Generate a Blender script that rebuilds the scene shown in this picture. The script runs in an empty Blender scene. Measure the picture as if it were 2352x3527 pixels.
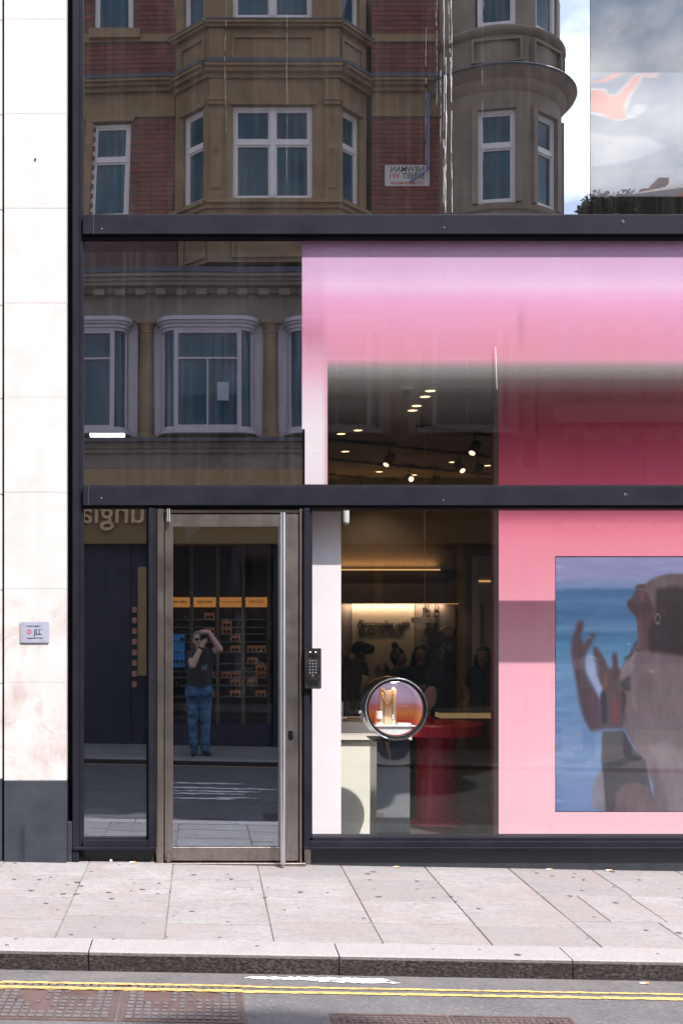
import bpy, math, random
import numpy as np
from mathutils import Vector, Matrix
random.seed(7)
PI = math.pi
R_ = math.radians
sc = bpy.context.scene
COL = sc.collection

# ------------------------------------------------------------ camera, sky, sun, exposure
F = 2560.0; U0 = 465.0; V0 = 1460.0; CZ = 1.63; CD = 8.0
cam_d = bpy.data.cameras.new('camera'); cam = bpy.data.objects.new('camera', cam_d); COL.objects.link(cam)
cam.location = (0, -CD, CZ); cam.rotation_euler = (R_(90), 0, 0)
cam_d.sensor_fit = 'HORIZONTAL'; cam_d.sensor_width = 36; cam_d.lens = F / 1568 * 36
cam_d.shift_x = (784 - U0) / 1568; cam_d.shift_y = (V0 - 1175.5) / 1568
cam_d.clip_start = 0.02; cam_d.clip_end = 500
sc.camera = cam
SUN = Vector((-0.68, 1.0, -1.84)).normalized()          # direction the light travels
SUN_ELEV = math.asin(-SUN.z); SUN_AZ = math.atan2(-SUN.x, -SUN.y)
sun_d = bpy.data.lights.new('sun', 'SUN'); sun = bpy.data.objects.new('sun', sun_d); COL.objects.link(sun)
sun_d.energy = 5.0; sun_d.angle = R_(0.6); sun_d.color = (1.0, 0.955, 0.90)
sun.rotation_euler = SUN.to_track_quat('-Z', 'Y').to_euler(); sun.location = (10, -10, 20)
sc.view_settings.view_transform = 'Standard'; sc.view_settings.look = 'None'
sc.view_settings.exposure = 0.95; sc.view_settings.gamma = 1.0; sc.view_settings.use_curve_mapping = False
sc.cycles.max_bounces = 8; sc.cycles.transparent_max_bounces = 24; sc.cycles.glossy_bounces = 5
sc.cycles.diffuse_bounces = 4; sc.cycles.caustics_reflective = False; sc.cycles.caustics_refractive = False
sc.cycles.sample_clamp_indirect = 6.0; sc.cycles.use_denoising = True

world = bpy.data.worlds.new('World'); sc.world = world; world.use_nodes = True
wn = world.node_tree; wn.nodes.clear()
def N(nt, typ, **kw):
    n = nt.nodes.new(typ)
    for k, v in kw.items():
        if k.startswith('i_'): n.inputs[k[2:].replace('_', ' ')].default_value = v
        else: setattr(n, k, v)
    return n
wo = N(wn, 'ShaderNodeOutputWorld'); bg = N(wn, 'ShaderNodeBackground')
sky = N(wn, 'ShaderNodeTexSky', sky_type='NISHITA', sun_disc=False, sun_elevation=SUN_ELEV, sun_rotation=SUN_AZ)
skm = N(wn, 'ShaderNodeVectorMath', operation='SCALE'); skm.inputs['Scale'].default_value = 0.10
wn.links.new(sky.outputs[0], skm.inputs[0])
tc = N(wn, 'ShaderNodeTexCoord'); sp = N(wn, 'ShaderNodeSeparateXYZ'); wn.links.new(tc.outputs['Generated'], sp.inputs[0])
ad = N(wn, 'ShaderNodeMath', operation='ADD'); ad.inputs[1].default_value = 0.35; mx = N(wn, 'ShaderNodeMath', operation='MAXIMUM'); mx.inputs[1].default_value = 0.0
wn.links.new(sp.outputs['Z'], mx.inputs[0]); wn.links.new(mx.outputs[0], ad.inputs[0])
dx = N(wn, 'ShaderNodeMath', operation='DIVIDE'); dy = N(wn, 'ShaderNodeMath', operation='DIVIDE')
wn.links.new(sp.outputs['X'], dx.inputs[0]); wn.links.new(ad.outputs[0], dx.inputs[1])
wn.links.new(sp.outputs['Y'], dy.inputs[0]); wn.links.new(ad.outputs[0], dy.inputs[1])
cb = N(wn, 'ShaderNodeCombineXYZ'); wn.links.new(dx.outputs[0], cb.inputs[0]); wn.links.new(dy.outputs[0], cb.inputs[1])
nz = N(wn, 'ShaderNodeTexNoise', i_Scale=4.6, i_Detail=7.0, i_Roughness=0.52, i_Distortion=0.3); wn.links.new(cb.outputs[0], nz.inputs['Vector'])
cov = N(wn, 'ShaderNodeMapRange', interpolation_type='SMOOTHSTEP'); cov.inputs['From Min'].default_value = 0.29; cov.inputs['From Max'].default_value = 0.42
wn.links.new(nz.outputs[0], cov.inputs['Value'])
nz2 = N(wn, 'ShaderNodeTexNoise', i_Scale=7.5, i_Detail=6.0, i_Roughness=0.5); wn.links.new(cb.outputs[0], nz2.inputs['Vector'])
crp = N(wn, 'ShaderNodeValToRGB'); wn.links.new(nz2.outputs[0], crp.inputs[0])
e = crp.color_ramp.elements; e[0].position = 0.36; e[0].color = (0.24, 0.29, 0.40, 1); e[1].position = 0.64; e[1].color = (0.80, 0.81, 0.83, 1)
dt = N(wn, 'ShaderNodeVectorMath', operation='DOT_PRODUCT'); wn.links.new(tc.outputs['Generated'], dt.inputs[0]); dt.inputs[1].default_value = tuple(-SUN)
d0 = N(wn, 'ShaderNodeMath', operation='MAXIMUM'); d0.inputs[1].default_value = 0; wn.links.new(dt.outputs['Value'], d0.inputs[0])
d1 = N(wn, 'ShaderNodeMath', operation='POWER'); d1.inputs[1].default_value = 4.0; wn.links.new(d0.outputs[0], d1.inputs[0])
d2 = N(wn, 'ShaderNodeMath', operation='MULTIPLY_ADD'); d2.inputs[1].default_value = 3.4; d2.inputs[2].default_value = 1.0; wn.links.new(d1.outputs[0], d2.inputs[0])   # clouds shine brighter round the sun
cs_ = N(wn, 'ShaderNodeVectorMath', operation='SCALE'); wn.links.new(crp.outputs[0], cs_.inputs[0]); wn.links.new(d2.outputs[0], cs_.inputs['Scale'])
mxs = N(wn, 'ShaderNodeMixRGB'); wn.links.new(cov.outputs[0], mxs.inputs[0]); wn.links.new(skm.outputs[0], mxs.inputs[1]); wn.links.new(cs_.outputs[0], mxs.inputs[2])
wn.links.new(mxs.outputs[0], bg.inputs[0]); bg.inputs[1].default_value = 1.0
wn.links.new(bg.outputs[0], wo.inputs[0])

# ------------------------------------------------------------ helpers
def P(u, v, y):                       # a point of the photograph at depth y behind the glass
    k = (CD + y) / F
    return Vector(((u - U0) * k, y, CZ - (v - V0) * k))
DY = 0.0
def PX(u, y): return (u - U0) * (CD + y + DY) / F
def PZ(v, y): return CZ - (v - V0) * (CD + y + DY) / F
def QX(u, d): return (u - U0) * (CD + d) / F       # the same for things across the street, seen mirrored
def QZ(v, d): return CZ - (v - V0) * (CD + d) / F
def ground(x, d):                     # street levels: d = metres out from the glass
    if d <= 2.13: return -0.0175 * x - 0.0216 * d
    if d <= 7.6:  return -0.0175 * x - 0.148 - 0.037 * (d - 2.13) / 5.47
    return -0.0175 * x - 0.115 + 0.012 * (d - 7.6)

class MB:
    def __init__(s): s.v = []; s.f = []; s.m = []; s.M = None
    def add(s, vs, fs, mi=0):
        o = len(s.v)
        for p in vs:
            p = Vector(p); p.y += DY
            s.v.append(s.M @ p if s.M is not None else p)
        for f in fs: s.f.append([i + o for i in f]); s.m.append(mi)
        return s
    def box(s, x0, x1, y0, y1, z0, z1, c=0.0, mi=0):
        if x0 > x1: x0, x1 = x1, x0
        if y0 > y1: y0, y1 = y1, y0
        if z0 > z1: z0, z1 = z1, z0
        c = min(c, (x1-x0)*.45, (y1-y0)*.45, (z1-z0)*.45)
        if c <= 0:
            vs = [(x, y, z) for z in (z0, z1) for y in (y0, y1) for x in (x0, x1)]
            return s.add(vs, [(0,2,3,1),(4,5,7,6),(0,1,5,4),(2,6,7,3),(0,4,6,2),(1,3,7,5)], mi)
        vs = []
        for x, sx in ((x0, 1), (x1, -1)):
            for y, sy in ((y0, 1), (y1, -1)):
                for z, sz in ((z0, 1), (z1, -1)):
                    vs += [(x, y+sy*c, z+sz*c), (x+sx*c, y, z+sz*c), (x+sx*c, y+sy*c, z)]
        def I(a, b, d, k): return (a*4+b*2+d)*3+k
        fs = []
        for a in (0, 1): q = [I(a,0,0,0), I(a,1,0,0), I(a,1,1,0), I(a,0,1,0)]; fs.append(q if a else q[::-1])
        for b in (0, 1): q = [I(0,b,0,1), I(1,b,0,1), I(1,b,1,1), I(0,b,1,1)]; fs.append(q if not b else q[::-1])
        for d in (0, 1): q = [I(0,0,d,2), I(1,0,d,2), I(1,1,d,2), I(0,1,d,2)]; fs.append(q if d else q[::-1])
        for a in (0, 1):
            for b in (0, 1): fs.append([I(a,b,0,0), I(a,b,1,0), I(a,b,1,1), I(a,b,0,1)])
            for d in (0, 1): fs.append([I(a,0,d,0), I(a,1,d,0), I(a,1,d,2), I(a,0,d,2)])
        for b in (0, 1):
            for d in (0, 1): fs.append([I(0,b,d,1), I(1,b,d,1), I(1,b,d,2), I(0,b,d,2)])
        for a in (0, 1):
            for b in (0, 1):
                for d in (0, 1): fs.append([I(a,b,d,0), I(a,b,d,1), I(a,b,d,2)])
        return s.add(vs, fs, mi)
    def tube(s, pts, r, n=10, mi=0, caps=True, closed=False):
        pts = [Vector(p) for p in pts]; rs = r if isinstance(r, (list, tuple)) else [r]*len(pts)
        vs = []; fs = []; up = None; L = len(pts)
        for i, p in enumerate(pts):
            if closed: d = pts[(i+1) % L] - pts[i-1]
            else: d = pts[min(i+1, L-1)] - pts[max(i-1, 0)]
            d.normalize()
            if up is None:
                up = Vector((0,0,1)) if abs(d.z) < .9 else Vector((1,0,0))
            a = d.cross(up).normalized(); b = a.cross(d).normalized(); up = b
            for k in range(n):
                t = 2*PI*k/n; vs.append(p + (a*math.cos(t) + b*math.sin(t))*rs[i])
        for i in range(L if closed else L-1):
            j = (i+1) % L
            for k in range(n): fs.append([i*n+k, i*n+(k+1) % n, j*n+(k+1) % n, j*n+k])
        if caps and not closed: fs.append(list(range(n))[::-1]); fs.append([(L-1)*n+k for k in range(n)])
        return s.add(vs, fs, mi)
    def lathe(s, prof, c, axis='z', n=32, a0=0, a1=2*PI, mi=0):   # prof: (radius, height)
        c = Vector(c); vs = []; fs = []; full = abs(a1-a0-2*PI) < 1e-6; m = n if full else n+1
        for r, h in prof:
            for k in range(m):
                t = a0 + (a1-a0)*k/n; q = (r*math.cos(t), r*math.sin(t), h)
                if axis == 'y': q = (q[0], h, q[1])
                if axis == 'x': q = (h, q[0], q[1])
                vs.append(c + Vector(q))
        for i in range(len(prof)-1):
            for k in range(n):
                k2 = (k+1) % m if full else k+1
                fs.append([i*m+k, i*m+k2, (i+1)*m+k2, (i+1)*m+k])
        return s.add(vs, fs, mi)
    def prism(s, poly, y0, y1, mi=0):              # outline in x,z extruded in y
        n = len(poly); vs = [(p[0], y0, p[1]) for p in poly] + [(p[0], y1, p[1]) for p in poly]
        fs = [list(range(n)), [n+i for i in range(n)][::-1]] + [[i, n+i, n+(i+1) % n, (i+1) % n] for i in range(n)]
        return s.add(vs, fs, mi)
    def ball(s, c, r, n=12, mi=0, sc3=(1,1,1)):
        pr = [(math.sin(PI*i/n), -math.cos(PI*i/n)) for i in range(n+1)]
        M0 = s.M; L = Matrix.Translation(Vector(c)) @ Matrix.Diagonal((r*sc3[0], r*sc3[1], r*sc3[2], 1))
        s.M = (M0 @ L) if M0 is not None else L
        s.lathe([(max(a, 1e-4), b) for a, b in pr], (0,0,0), n=int(n*1.5)); s.M = M0
        return s
    def build(s, name, mat, parent=None, smooth=False, kind=None, label=None, fix=True):
        off = Vector((0,0,0)); q = parent
        while q is not None: off += q.location; q = q.parent
        me = bpy.data.meshes.new(name); me.from_pydata([tuple(p - off) for p in s.v], [], s.f)
        mats = mat if isinstance(mat, (list, tuple)) else [mat]
        for m_ in mats: me.materials.append(m_)
        if len(mats) > 1: me.polygons.foreach_set('material_index', s.m)
        me.update()
        if fix:
            import bmesh
            bm = bmesh.new(); bm.from_mesh(me); bmesh.ops.recalc_face_normals(bm, faces=bm.faces); bm.to_mesh(me); bm.free()
        if smooth: me.polygons.foreach_set('use_smooth', [True]*len(me.polygons)); me.set_sharp_from_angle(angle=R_(40))
        o = bpy.data.objects.new(name, me); COL.objects.link(o)
        if parent is not None: o.parent = parent
        if kind: o['kind'] = kind
        if label: o['label'] = label
        return o

def thing(name, label, cat, loc=(0,0,0), group=None):
    o = bpy.data.objects.new(name, None); COL.objects.link(o); o.location = (loc[0], loc[1]+DY, loc[2]); o.empty_display_size = .1
    o['label'] = label; o['category'] = cat
    if group: o['group'] = group
    return o
def tag(o, label, cat, group=None):
    o['label'] = label; o['category'] = cat
    if group: o['group'] = group
    return o
def recenter(o, loc):
    loc = Vector(loc); loc.y += DY; o.data.transform(Matrix.Translation(-loc)); o.location = o.location + loc; return o
def kids(o): return [c for c in bpy.data.objects if c.parent is o]
def copy_tree(o, parent=None):
    c = o.copy(); COL.objects.link(c); c.parent = parent
    for k in kids(o):
        if k is not c: copy_tree(k, c)
    return c
def text(body, size, name, mat, parent, loc, rot=(R_(90),0,0), ext=.001, shear=0, bold=0, ax='CENTER', sx=1.0, spacing=1.0, kind=None):
    cu = bpy.data.curves.new(name, 'FONT'); cu.body = body; cu.size = size; cu.extrude = ext; cu.shear = shear; cu.offset = bold
    cu.align_x = ax; cu.resolution_u = 4; cu.space_character = spacing
    t = bpy.data.objects.new('tmp', cu); COL.objects.link(t)
    bpy.context.view_layer.update()
    me = bpy.data.meshes.new_from_object(t.evaluated_get(bpy.context.evaluated_depsgraph_get()))
    bpy.data.objects.remove(t)
    from mathutils import Euler
    me.transform(Matrix.Translation(Vector(loc)) @ Euler(rot).to_matrix().to_4x4() @ Matrix.Diagonal((sx,1,1,1)))
    off = Vector((0,0,0)); q = parent
    while q is not None: off += q.location; q = q.parent
    me.transform(Matrix.Translation(-off)); me.materials.clear(); me.materials.append(mat)
    o = bpy.data.objects.new(name, me); COL.objects.link(o); o.parent = parent
    return o

# ------------------------------------------------------------ materials
def srgb(r, g, b):
    f = lambda c: c/12.92 if c <= .04045 else ((c+.055)/1.055)**2.4
    return (f(r), f(g), f(b), 1)
def newmat(name):
    m = bpy.data.materials.new(name); m.use_nodes = True; nt = m.node_tree; nt.nodes.clear()
    out = N(nt, 'ShaderNodeOutputMaterial'); return m, nt, out
def noise(nt, scale, detail=4, rough=.5, stretch=(1,1,1), dist=0.0, pos=None):
    if pos is None:
        g = N(nt, 'ShaderNodeNewGeometry'); pos = g.outputs['Position']
    mp = N(nt, 'ShaderNodeMapping'); mp.inputs['Scale'].default_value = stretch; nt.links.new(pos, mp.inputs[0])
    n = N(nt, 'ShaderNodeTexNoise', i_Scale=scale, i_Detail=detail, i_Roughness=rough, i_Distortion=dist); nt.links.new(mp.outputs[0], n.inputs['Vector'])
    return n.outputs[0]
def ramp(nt, val, stops, interp='LINEAR'):
    r = N(nt, 'ShaderNodeValToRGB'); r.color_ramp.interpolation = interp; nt.links.new(val, r.inputs[0])
    el = r.color_ramp.elements
    while len(el) < len(stops): el.new(.5)
    for i, (p, c) in enumerate(stops):
        el[i].position = p; el[i].color = c if len(c) == 4 else (*c, 1)
    return r.outputs[0]
def mixc(nt, fac, a, b, bt='MIX'):
    m = N(nt, 'ShaderNodeMixRGB', blend_type=bt)
    for s_, x in ((0, fac), (1, a), (2, b)):
        if hasattr(x, 'is_linked') or hasattr(x, 'links'): nt.links.new(x, m.inputs[s_])
        else: m.inputs[s_].default_value = x if s_ == 0 or len(x) == 4 else (*x, 1)
    return m.outputs[0]
def maprange(nt, val, a, b, c=0, d=1, smooth=False):
    m = N(nt, 'ShaderNodeMapRange'); m.clamp = True
    if smooth: m.interpolation_type = 'SMOOTHSTEP'
    nt.links.new(val, m.inputs['Value'])
    for k, x in (('From Min', a), ('From Max', b), ('To Min', c), ('To Max', d)): m.inputs[k].default_value = x
    return m.outputs[0]
def mathn(nt, op, a, b=None):
    m = N(nt, 'ShaderNodeMath', operation=op)
    for i, x in enumerate((a, b)):
        if x is None: continue
        if hasattr(x, 'links'): nt.links.new(x, m.inputs[i])
        else: m.inputs[i].default_value = x
    return m.outputs[0]
def posxyz(nt):
    g = N(nt, 'ShaderNodeNewGeometry'); s_ = N(nt, 'ShaderNodeSeparateXYZ'); nt.links.new(g.outputs['Position'], s_.inputs[0]); return s_.outputs, g.outputs['Position']
def bsdf(nt, out, col, rough=.6, metal=0, spec=.5, bump=None, bs=.3, bd=.002, emit=None, es=0):
    b = N(nt, 'ShaderNodeBsdfPrincipled'); nt.links.new(b.outputs[0], out.inputs[0])
    if hasattr(col, 'links'): nt.links.new(col, b.inputs['Base Color'])
    else: b.inputs['Base Color'].default_value = col if len(col) == 4 else (*col, 1)
    if hasattr(rough, 'links'): nt.links.new(rough, b.inputs['Roughness'])
    else: b.inputs['Roughness'].default_value = rough
    b.inputs['Metallic'].default_value = metal; b.inputs['Specular IOR Level'].default_value = spec
    if bump is not None:
        bn = N(nt, 'ShaderNodeBump'); bn.inputs['Strength'].default_value = bs; bn.inputs['Distance'].default_value = bd
        nt.links.new(bump, bn.inputs['Height']); nt.links.new(bn.outputs[0], b.inputs['Normal'])
    if emit is not None:
        if hasattr(emit, 'links'): nt.links.new(emit, b.inputs['Emission Color'])
        else: b.inputs['Emission Color'].default_value = (*emit[:3], 1)
        b.inputs['Emission Strength'].default_value = es
    return b
MATS = {}
def simple(name, col, rough=.6, metal=0, var=.12, scale=6, stretch=(1,1,1), spec=.5, bs=.15, bd=.001, rvar=.1):
    if name in MATS: return MATS[name]
    m, nt, out = newmat(name); n = noise(nt, scale, 5, .6, stretch)
    c1 = [max(0, c*(1-var)) for c in col[:3]]; c2 = [min(1, c*(1+var)) for c in col[:3]]
    c = ramp(nt, n, [(.3, c1), (.7, c2)]); r = maprange(nt, n, .3, .7, max(0, rough-rvar), min(1, rough+rvar))
    bsdf(nt, out, c, r, metal, spec, bump=noise(nt, scale*12, 3, .6, stretch), bs=bs, bd=bd); MATS[name] = m; return m
def emis(name, col, strength):
    if name in MATS: return MATS[name]
    m, nt, out = newmat(name); b = bsdf(nt, out, (.1,.1,.1), .5, emit=col, es=strength); MATS[name] = m; return m

def mat_limestone():
    m, nt, out = newmat('limestone'); xyz, pos = posxyz(nt)
    oi = N(nt, 'ShaderNodeObjectInfo')
    n1 = noise(nt, 5, 6, .6, dist=.4); n2 = noise(nt, 60, 3, .6); n3 = noise(nt, 26, 3, .7)
    c = ramp(nt, n1, [(.35, (.455,.435,.43)), (.65, (.52,.50,.495))])
    c = mixc(nt, maprange(nt, oi.outputs['Random'], 0, 1, 0, .12), c, (.50,.47,.46))
    low = maprange(nt, xyz['Z'], 1.95, 1.75, 0, 1)             # the lower slabs are stained
    st = maprange(nt, noise(nt, 4.5, 7, .65, dist=.8), .47, .66, 0, .75)
    st = mathn(nt, 'MULTIPLY', st, maprange(nt, low, 0, 1, .05, 1))
    c = mixc(nt, st, c, (.38,.28,.255))
    pit = maprange(nt, n3, .70, .74, 0, .8); c = mixc(nt, pit, c, (.34,.25,.22))
    vo = N(nt, 'ShaderNodeTexVoronoi', i_Scale=17.0); nt.links.new(pos, vo.inputs['Vector'])
    pt = mathn(nt, 'MULTIPLY', maprange(nt, vo.outputs['Distance'], .05, .08, 1, 0), maprange(nt, n1, .45, .6, 0, .8))
    c = mixc(nt, pt, c, (.25,.19,.17))
    run = mathn(nt, 'MULTIPLY', maprange(nt, noise(nt, 9, 4, .6, (1,1,.05)), .5, .75, 0, .35), maprange(nt, n1, .3, .6, 0, 1)); c = mixc(nt, run, c, (.36,.335,.33))
    c = mixc(nt, maprange(nt, noise(nt, 95, 3, .7), .60, .72, 0, .5), c, (.30,.27,.26))
    h = mathn(nt, 'SUBTRACT', n2, mathn(nt, 'ADD', pit, pt))
    bsdf(nt, out, c, .75, bump=h, bs=.35, bd=.002); return m
def mat_basestone():
    m, nt, out = newmat('dark_base_stone'); xyz, pos = posxyz(nt)
    n1 = noise(nt, 7, 6, .6); c = ramp(nt, n1, [(.3, (.024,.027,.038)), (.7, (.038,.042,.055))])
    # dried drips: stretched noise, only in a small area
    d = maprange(nt, noise(nt, 16, 3, .5, (1,1,.06)), .56, .62, 0, .55)
    ar = mathn(nt, 'MULTIPLY', maprange(nt, xyz['Z'], .30, .24, 0, 1), maprange(nt, xyz['X'], -1.08, -1.14, 0, 1))
    c = mixc(nt, mathn(nt, 'MULTIPLY', d, mathn(nt, 'MULTIPLY', ar, maprange(nt, xyz['X'], -1.32, -1.27, 0, 1))), c, (.010,.009,.012))
    bsdf(nt, out, c, .55, spec=.3, bump=noise(nt, 90, 3, .6), bs=.2, bd=.001); return m
def mat_frame():
    m, nt, out = newmat('dark_anodised_frame'); n1 = noise(nt, 3, 5, .6); n2 = noise(nt, 40, 4, .7)
    c = ramp(nt, n1, [(.3, (.010,.010,.016)), (.7, (.017,.016,.023))])
    c = mixc(nt, maprange(nt, n2, .68, .76, 0, .5), c, (.13,.12,.12))
    sc_ = maprange(nt, noise(nt, 30, 2, .5, (1,1,14)), .72, .76, 0, .3); c = mixc(nt, sc_, c, (.20,.19,.2))
    bsdf(nt, out, c, maprange(nt, n1, .3, .7, .5, .7), 0.0, .08, bump=noise(nt, 60, 3, .5), bs=.05, bd=.001); return m
def mat_steel():
    m, nt, out = newmat('brushed_steel'); n1 = noise(nt, 90, 3, .6, (1,1,.03)); n2 = noise(nt, 4, 5, .65)
    c = mixc(nt, maprange(nt, n2, .35, .7, 0, .6), ramp(nt, n1, [(.3, (.31,.275,.26)), (.7, (.41,.37,.35))]), (.20,.17,.15))
    xyz, _ = posxyz(nt)
    rust = mathn(nt, 'MULTIPLY', maprange(nt, xyz['Z'], .25, 0, 0, 1), maprange(nt, noise(nt, 25, 5, .6), .5, .65, 0, .7))
    c = mixc(nt, rust, c, (.22,.12,.08))
    bsdf(nt, out, c, maprange(nt, n2, .3, .7, .28, .45), 1.0, bump=n1, bs=.12, bd=.0006); return m
def mat_slab(name, ca, cb_, stain):
    m, nt, out = newmat(name); oi = N(nt, 'ShaderNodeObjectInfo'); xyz, pos = posxyz(nt)
    off = N(nt, 'ShaderNodeVectorMath', operation='ADD'); nt.links.new(pos, off.inputs[0])
    cm = N(nt, 'ShaderNodeCombineXYZ'); nt.links.new(mathn(nt, 'MULTIPLY', oi.outputs['Random'], 30.0), cm.inputs[2]); nt.links.new(cm.outputs[0], off.inputs[1])
    n1 = noise(nt, 3.2, 6, .62, pos=off.outputs[0], dist=.3); n2 = noise(nt, 28, 5, .7, (1,2.2,1)); n3 = noise(nt, 140, 2, .6)
    c = ramp(nt, n1, [(.32, ca), (.68, cb_)])
    c = mixc(nt, maprange(nt, oi.outputs['Random'], 0, 1, 0, .8), c, tuple(.72*x for x in ca))
    c = mixc(nt, maprange(nt, noise(nt, 1.1, 4, .7, (1,2.5,1)), .45, .7, 0, .5), c, (.15,.13,.13))
    c = mixc(nt, maprange(nt, noise(nt, 11, 6, .75, (.6,2.4,1), dist=.6), .50, .66, 0, .75), c, (.115,.098,.098))
    c = mixc(nt, maprange(nt, noise(nt, 2.3, 6, .6, pos=off.outputs[0], dist=.6), .42, .66, 0, .75), c, stain)
    c = mixc(nt, maprange(nt, n2, .50, .66, 0, .8), c, (.11,.094,.094))
    c = mixc(nt, maprange(nt, noise(nt, 55, 3, .7, (.5,1.6,1)), .66, .74, 0, .4), c, (.12,.11,.12))
    c = mixc(nt, maprange(nt, n3, .3, .7, 0, .22), c, (.38,.365,.365))
    h = mathn(nt, 'ADD', mathn(nt, 'MULTIPLY', n2, 1.5), n3)
    bsdf(nt, out, c, .8, spec=.3, bump=h, bs=.35, bd=.002); return m
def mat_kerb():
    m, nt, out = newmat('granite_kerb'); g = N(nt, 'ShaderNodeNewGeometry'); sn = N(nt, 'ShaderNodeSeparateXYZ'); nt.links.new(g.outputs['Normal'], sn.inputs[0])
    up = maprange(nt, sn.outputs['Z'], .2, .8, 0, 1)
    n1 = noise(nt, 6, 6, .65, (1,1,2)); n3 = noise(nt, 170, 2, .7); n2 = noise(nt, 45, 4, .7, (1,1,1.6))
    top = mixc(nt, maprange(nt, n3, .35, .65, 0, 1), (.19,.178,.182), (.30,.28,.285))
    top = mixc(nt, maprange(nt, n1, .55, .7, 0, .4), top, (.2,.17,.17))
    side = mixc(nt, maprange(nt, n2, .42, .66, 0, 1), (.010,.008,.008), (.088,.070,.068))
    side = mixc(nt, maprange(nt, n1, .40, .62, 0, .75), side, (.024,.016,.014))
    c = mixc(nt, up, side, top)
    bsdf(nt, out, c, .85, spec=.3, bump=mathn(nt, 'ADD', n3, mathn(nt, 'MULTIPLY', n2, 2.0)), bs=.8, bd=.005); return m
def mat_asphalt():
    m, nt, out = newmat('worn_asphalt'); n1 = noise(nt, 2.5, 6, .65, (1,1.6,1)); n3 = noise(nt, 62, 3, .75, (.6,1,1)); n2 = noise(nt, 26, 5, .8, (.6,1,1))
    c = ramp(nt, n1, [(.3, (.062,.058,.064)), (.7, (.105,.098,.105))])
    c = mixc(nt, maprange(nt, n3, .55, .75, 0, .8), c, (.21,.195,.20)); c = mixc(nt, maprange(nt, n2, .58, .7, 0, .75), c, (.028,.025,.03))
    xyz, _ = posxyz(nt)
    kd = mathn(nt, 'MULTIPLY', maprange(nt, xyz['Y'], -2.40, -2.15, 0, .6), maprange(nt, noise(nt, 5, 5, .6), .35, .6, 0, 1))
    c = mixc(nt, kd, c, (.125,.105,.10))
    bsdf(nt, out, c, .8, spec=.35, bump=mathn(nt, 'ADD', n3, n2), bs=.9, bd=.006); return m
def mat_paint(name, col, wear):
    m, nt, out = newmat(name); n2 = noise(nt, 60, 4, .7, (.6,1,1)); n1 = noise(nt, 9, 5, .7)
    c = mixc(nt, maprange(nt, n2, wear, wear+.1, 0, .75), col, (.13,.11,.09)); c = mixc(nt, maprange(nt, n1, .55, .72, 0, .5), c, tuple(.5*x for x in col))
    bsdf(nt, out, c, .7, bump=n2, bs=.4, bd=.002); return m
def mat_iron():
    m, nt, out = newmat('rusty_cast_iron'); n1 = noise(nt, 7, 6, .65); n2 = noise(nt, 50, 4, .7)
    c = ramp(nt, n1, [(.3, (.060,.036,.034)), (.7, (.135,.082,.075))]); c = mixc(nt, maprange(nt, n2, .5, .7, 0, .6), c, (.06,.055,.058))
    bsdf(nt, out, c, .6, .35, bump=n2, bs=.6, bd=.004); return m
def mat_glass(name, refl, tint=(.95,.97,.96), dust=.03, streak=.5, gtint=(1,1,1)):
    m, nt, out = newmat(name); lw = N(nt, 'ShaderNodeLayerWeight'); lw.inputs[0].default_value = .5
    fac = mathn(nt, 'MINIMUM', mathn(nt, 'ADD', mathn(nt, 'MULTIPLY', mathn(nt, 'POWER', lw.outputs['Facing'], 5.0), 1-refl), refl), 1.0)
    tr = N(nt, 'ShaderNodeBsdfTransparent'); tr.inputs[0].default_value = (*tint, 1)
    gl = N(nt, 'ShaderNodeBsdfGlossy'); gl.inputs['Roughness'].default_value = 0.0; gl.inputs[0].default_value = (*gtint, 1)
    mx_ = N(nt, 'ShaderNodeMixShader'); nt.links.new(fac, mx_.inputs[0]); nt.links.new(tr.outputs[0], mx_.inputs[1]); nt.links.new(gl.outputs[0], mx_.inputs[2])
    df = N(nt, 'ShaderNodeBsdfDiffuse'); df.inputs[0].default_value = (.5,.48,.47,1)
    sp_ = maprange(nt, noise(nt, 70, 3, .6), .70, .76, 0, .22)
    stn = maprange(nt, noise(nt, 22, 4, .6, (1,1,.035)), .50, .80, 0, streak)
    base = mathn(nt, 'MULTIPLY', maprange(nt, noise(nt, 2.2, 4, .6), .3, .75, .3, 1.6), dust)
    d = mathn(nt, 'ADD', mathn(nt, 'ADD', base, mathn(nt, 'MULTIPLY', stn, dust*3)), mathn(nt, 'MULTIPLY', sp_, dust*14))
    m2 = N(nt, 'ShaderNodeMixShader'); nt.links.new(d, m2.inputs[0]); nt.links.new(mx_.outputs[0], m2.inputs[1]); nt.links.new(df.outputs[0], m2.inputs[2])
    nt.links.new(m2.outputs[0], out.inputs[0]); return m

LIME = mat_limestone(); BASEST = mat_basestone(); FRAME = mat_frame(); STEEL = mat_steel()
SLAB = mat_slab('pale_paving_stone', (.195,.186,.192), (.262,.250,.258), (.182,.145,.140))
KERB = mat_kerb(); ASPH = mat_asphalt(); IRON = mat_iron()
YEL = mat_paint('yellow_road_paint', (.56,.33,.10), .50); WHT = mat_paint('white_road_paint', (.62,.60,.58), .55)
DARK = simple('dark_void', (.012,.012,.014), .8, spec=.1); MORTAR = simple('dark_joint', (.165,.135,.128), .9, var=.5, scale=9)
CHROME = simple('polished_chrome', (.62,.62,.64), .06, 1, var=.03, bs=.0, rvar=.03)
G_FILM = mat_glass('coated_reflective_glass', .55, (.55,.60,.64), .016, .7, gtint=(.93,.94,1.0))
G_UP2 = mat_glass('upper_clear_glass', .15, (.92,.94,.95), .012, .8)
G_LOB = mat_glass('lobby_glass', .52, (.78,.82,.92), .016, .7, gtint=(.80,.84,1.0)); G_DOOR = mat_glass('door_glass', .38, (.50,.55,.62), .004, .3, gtint=(.78,.86,1.0))
G_SHOP = mat_glass('shop_window_glass', .048, (.93,.95,.94), .003, .4)
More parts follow.
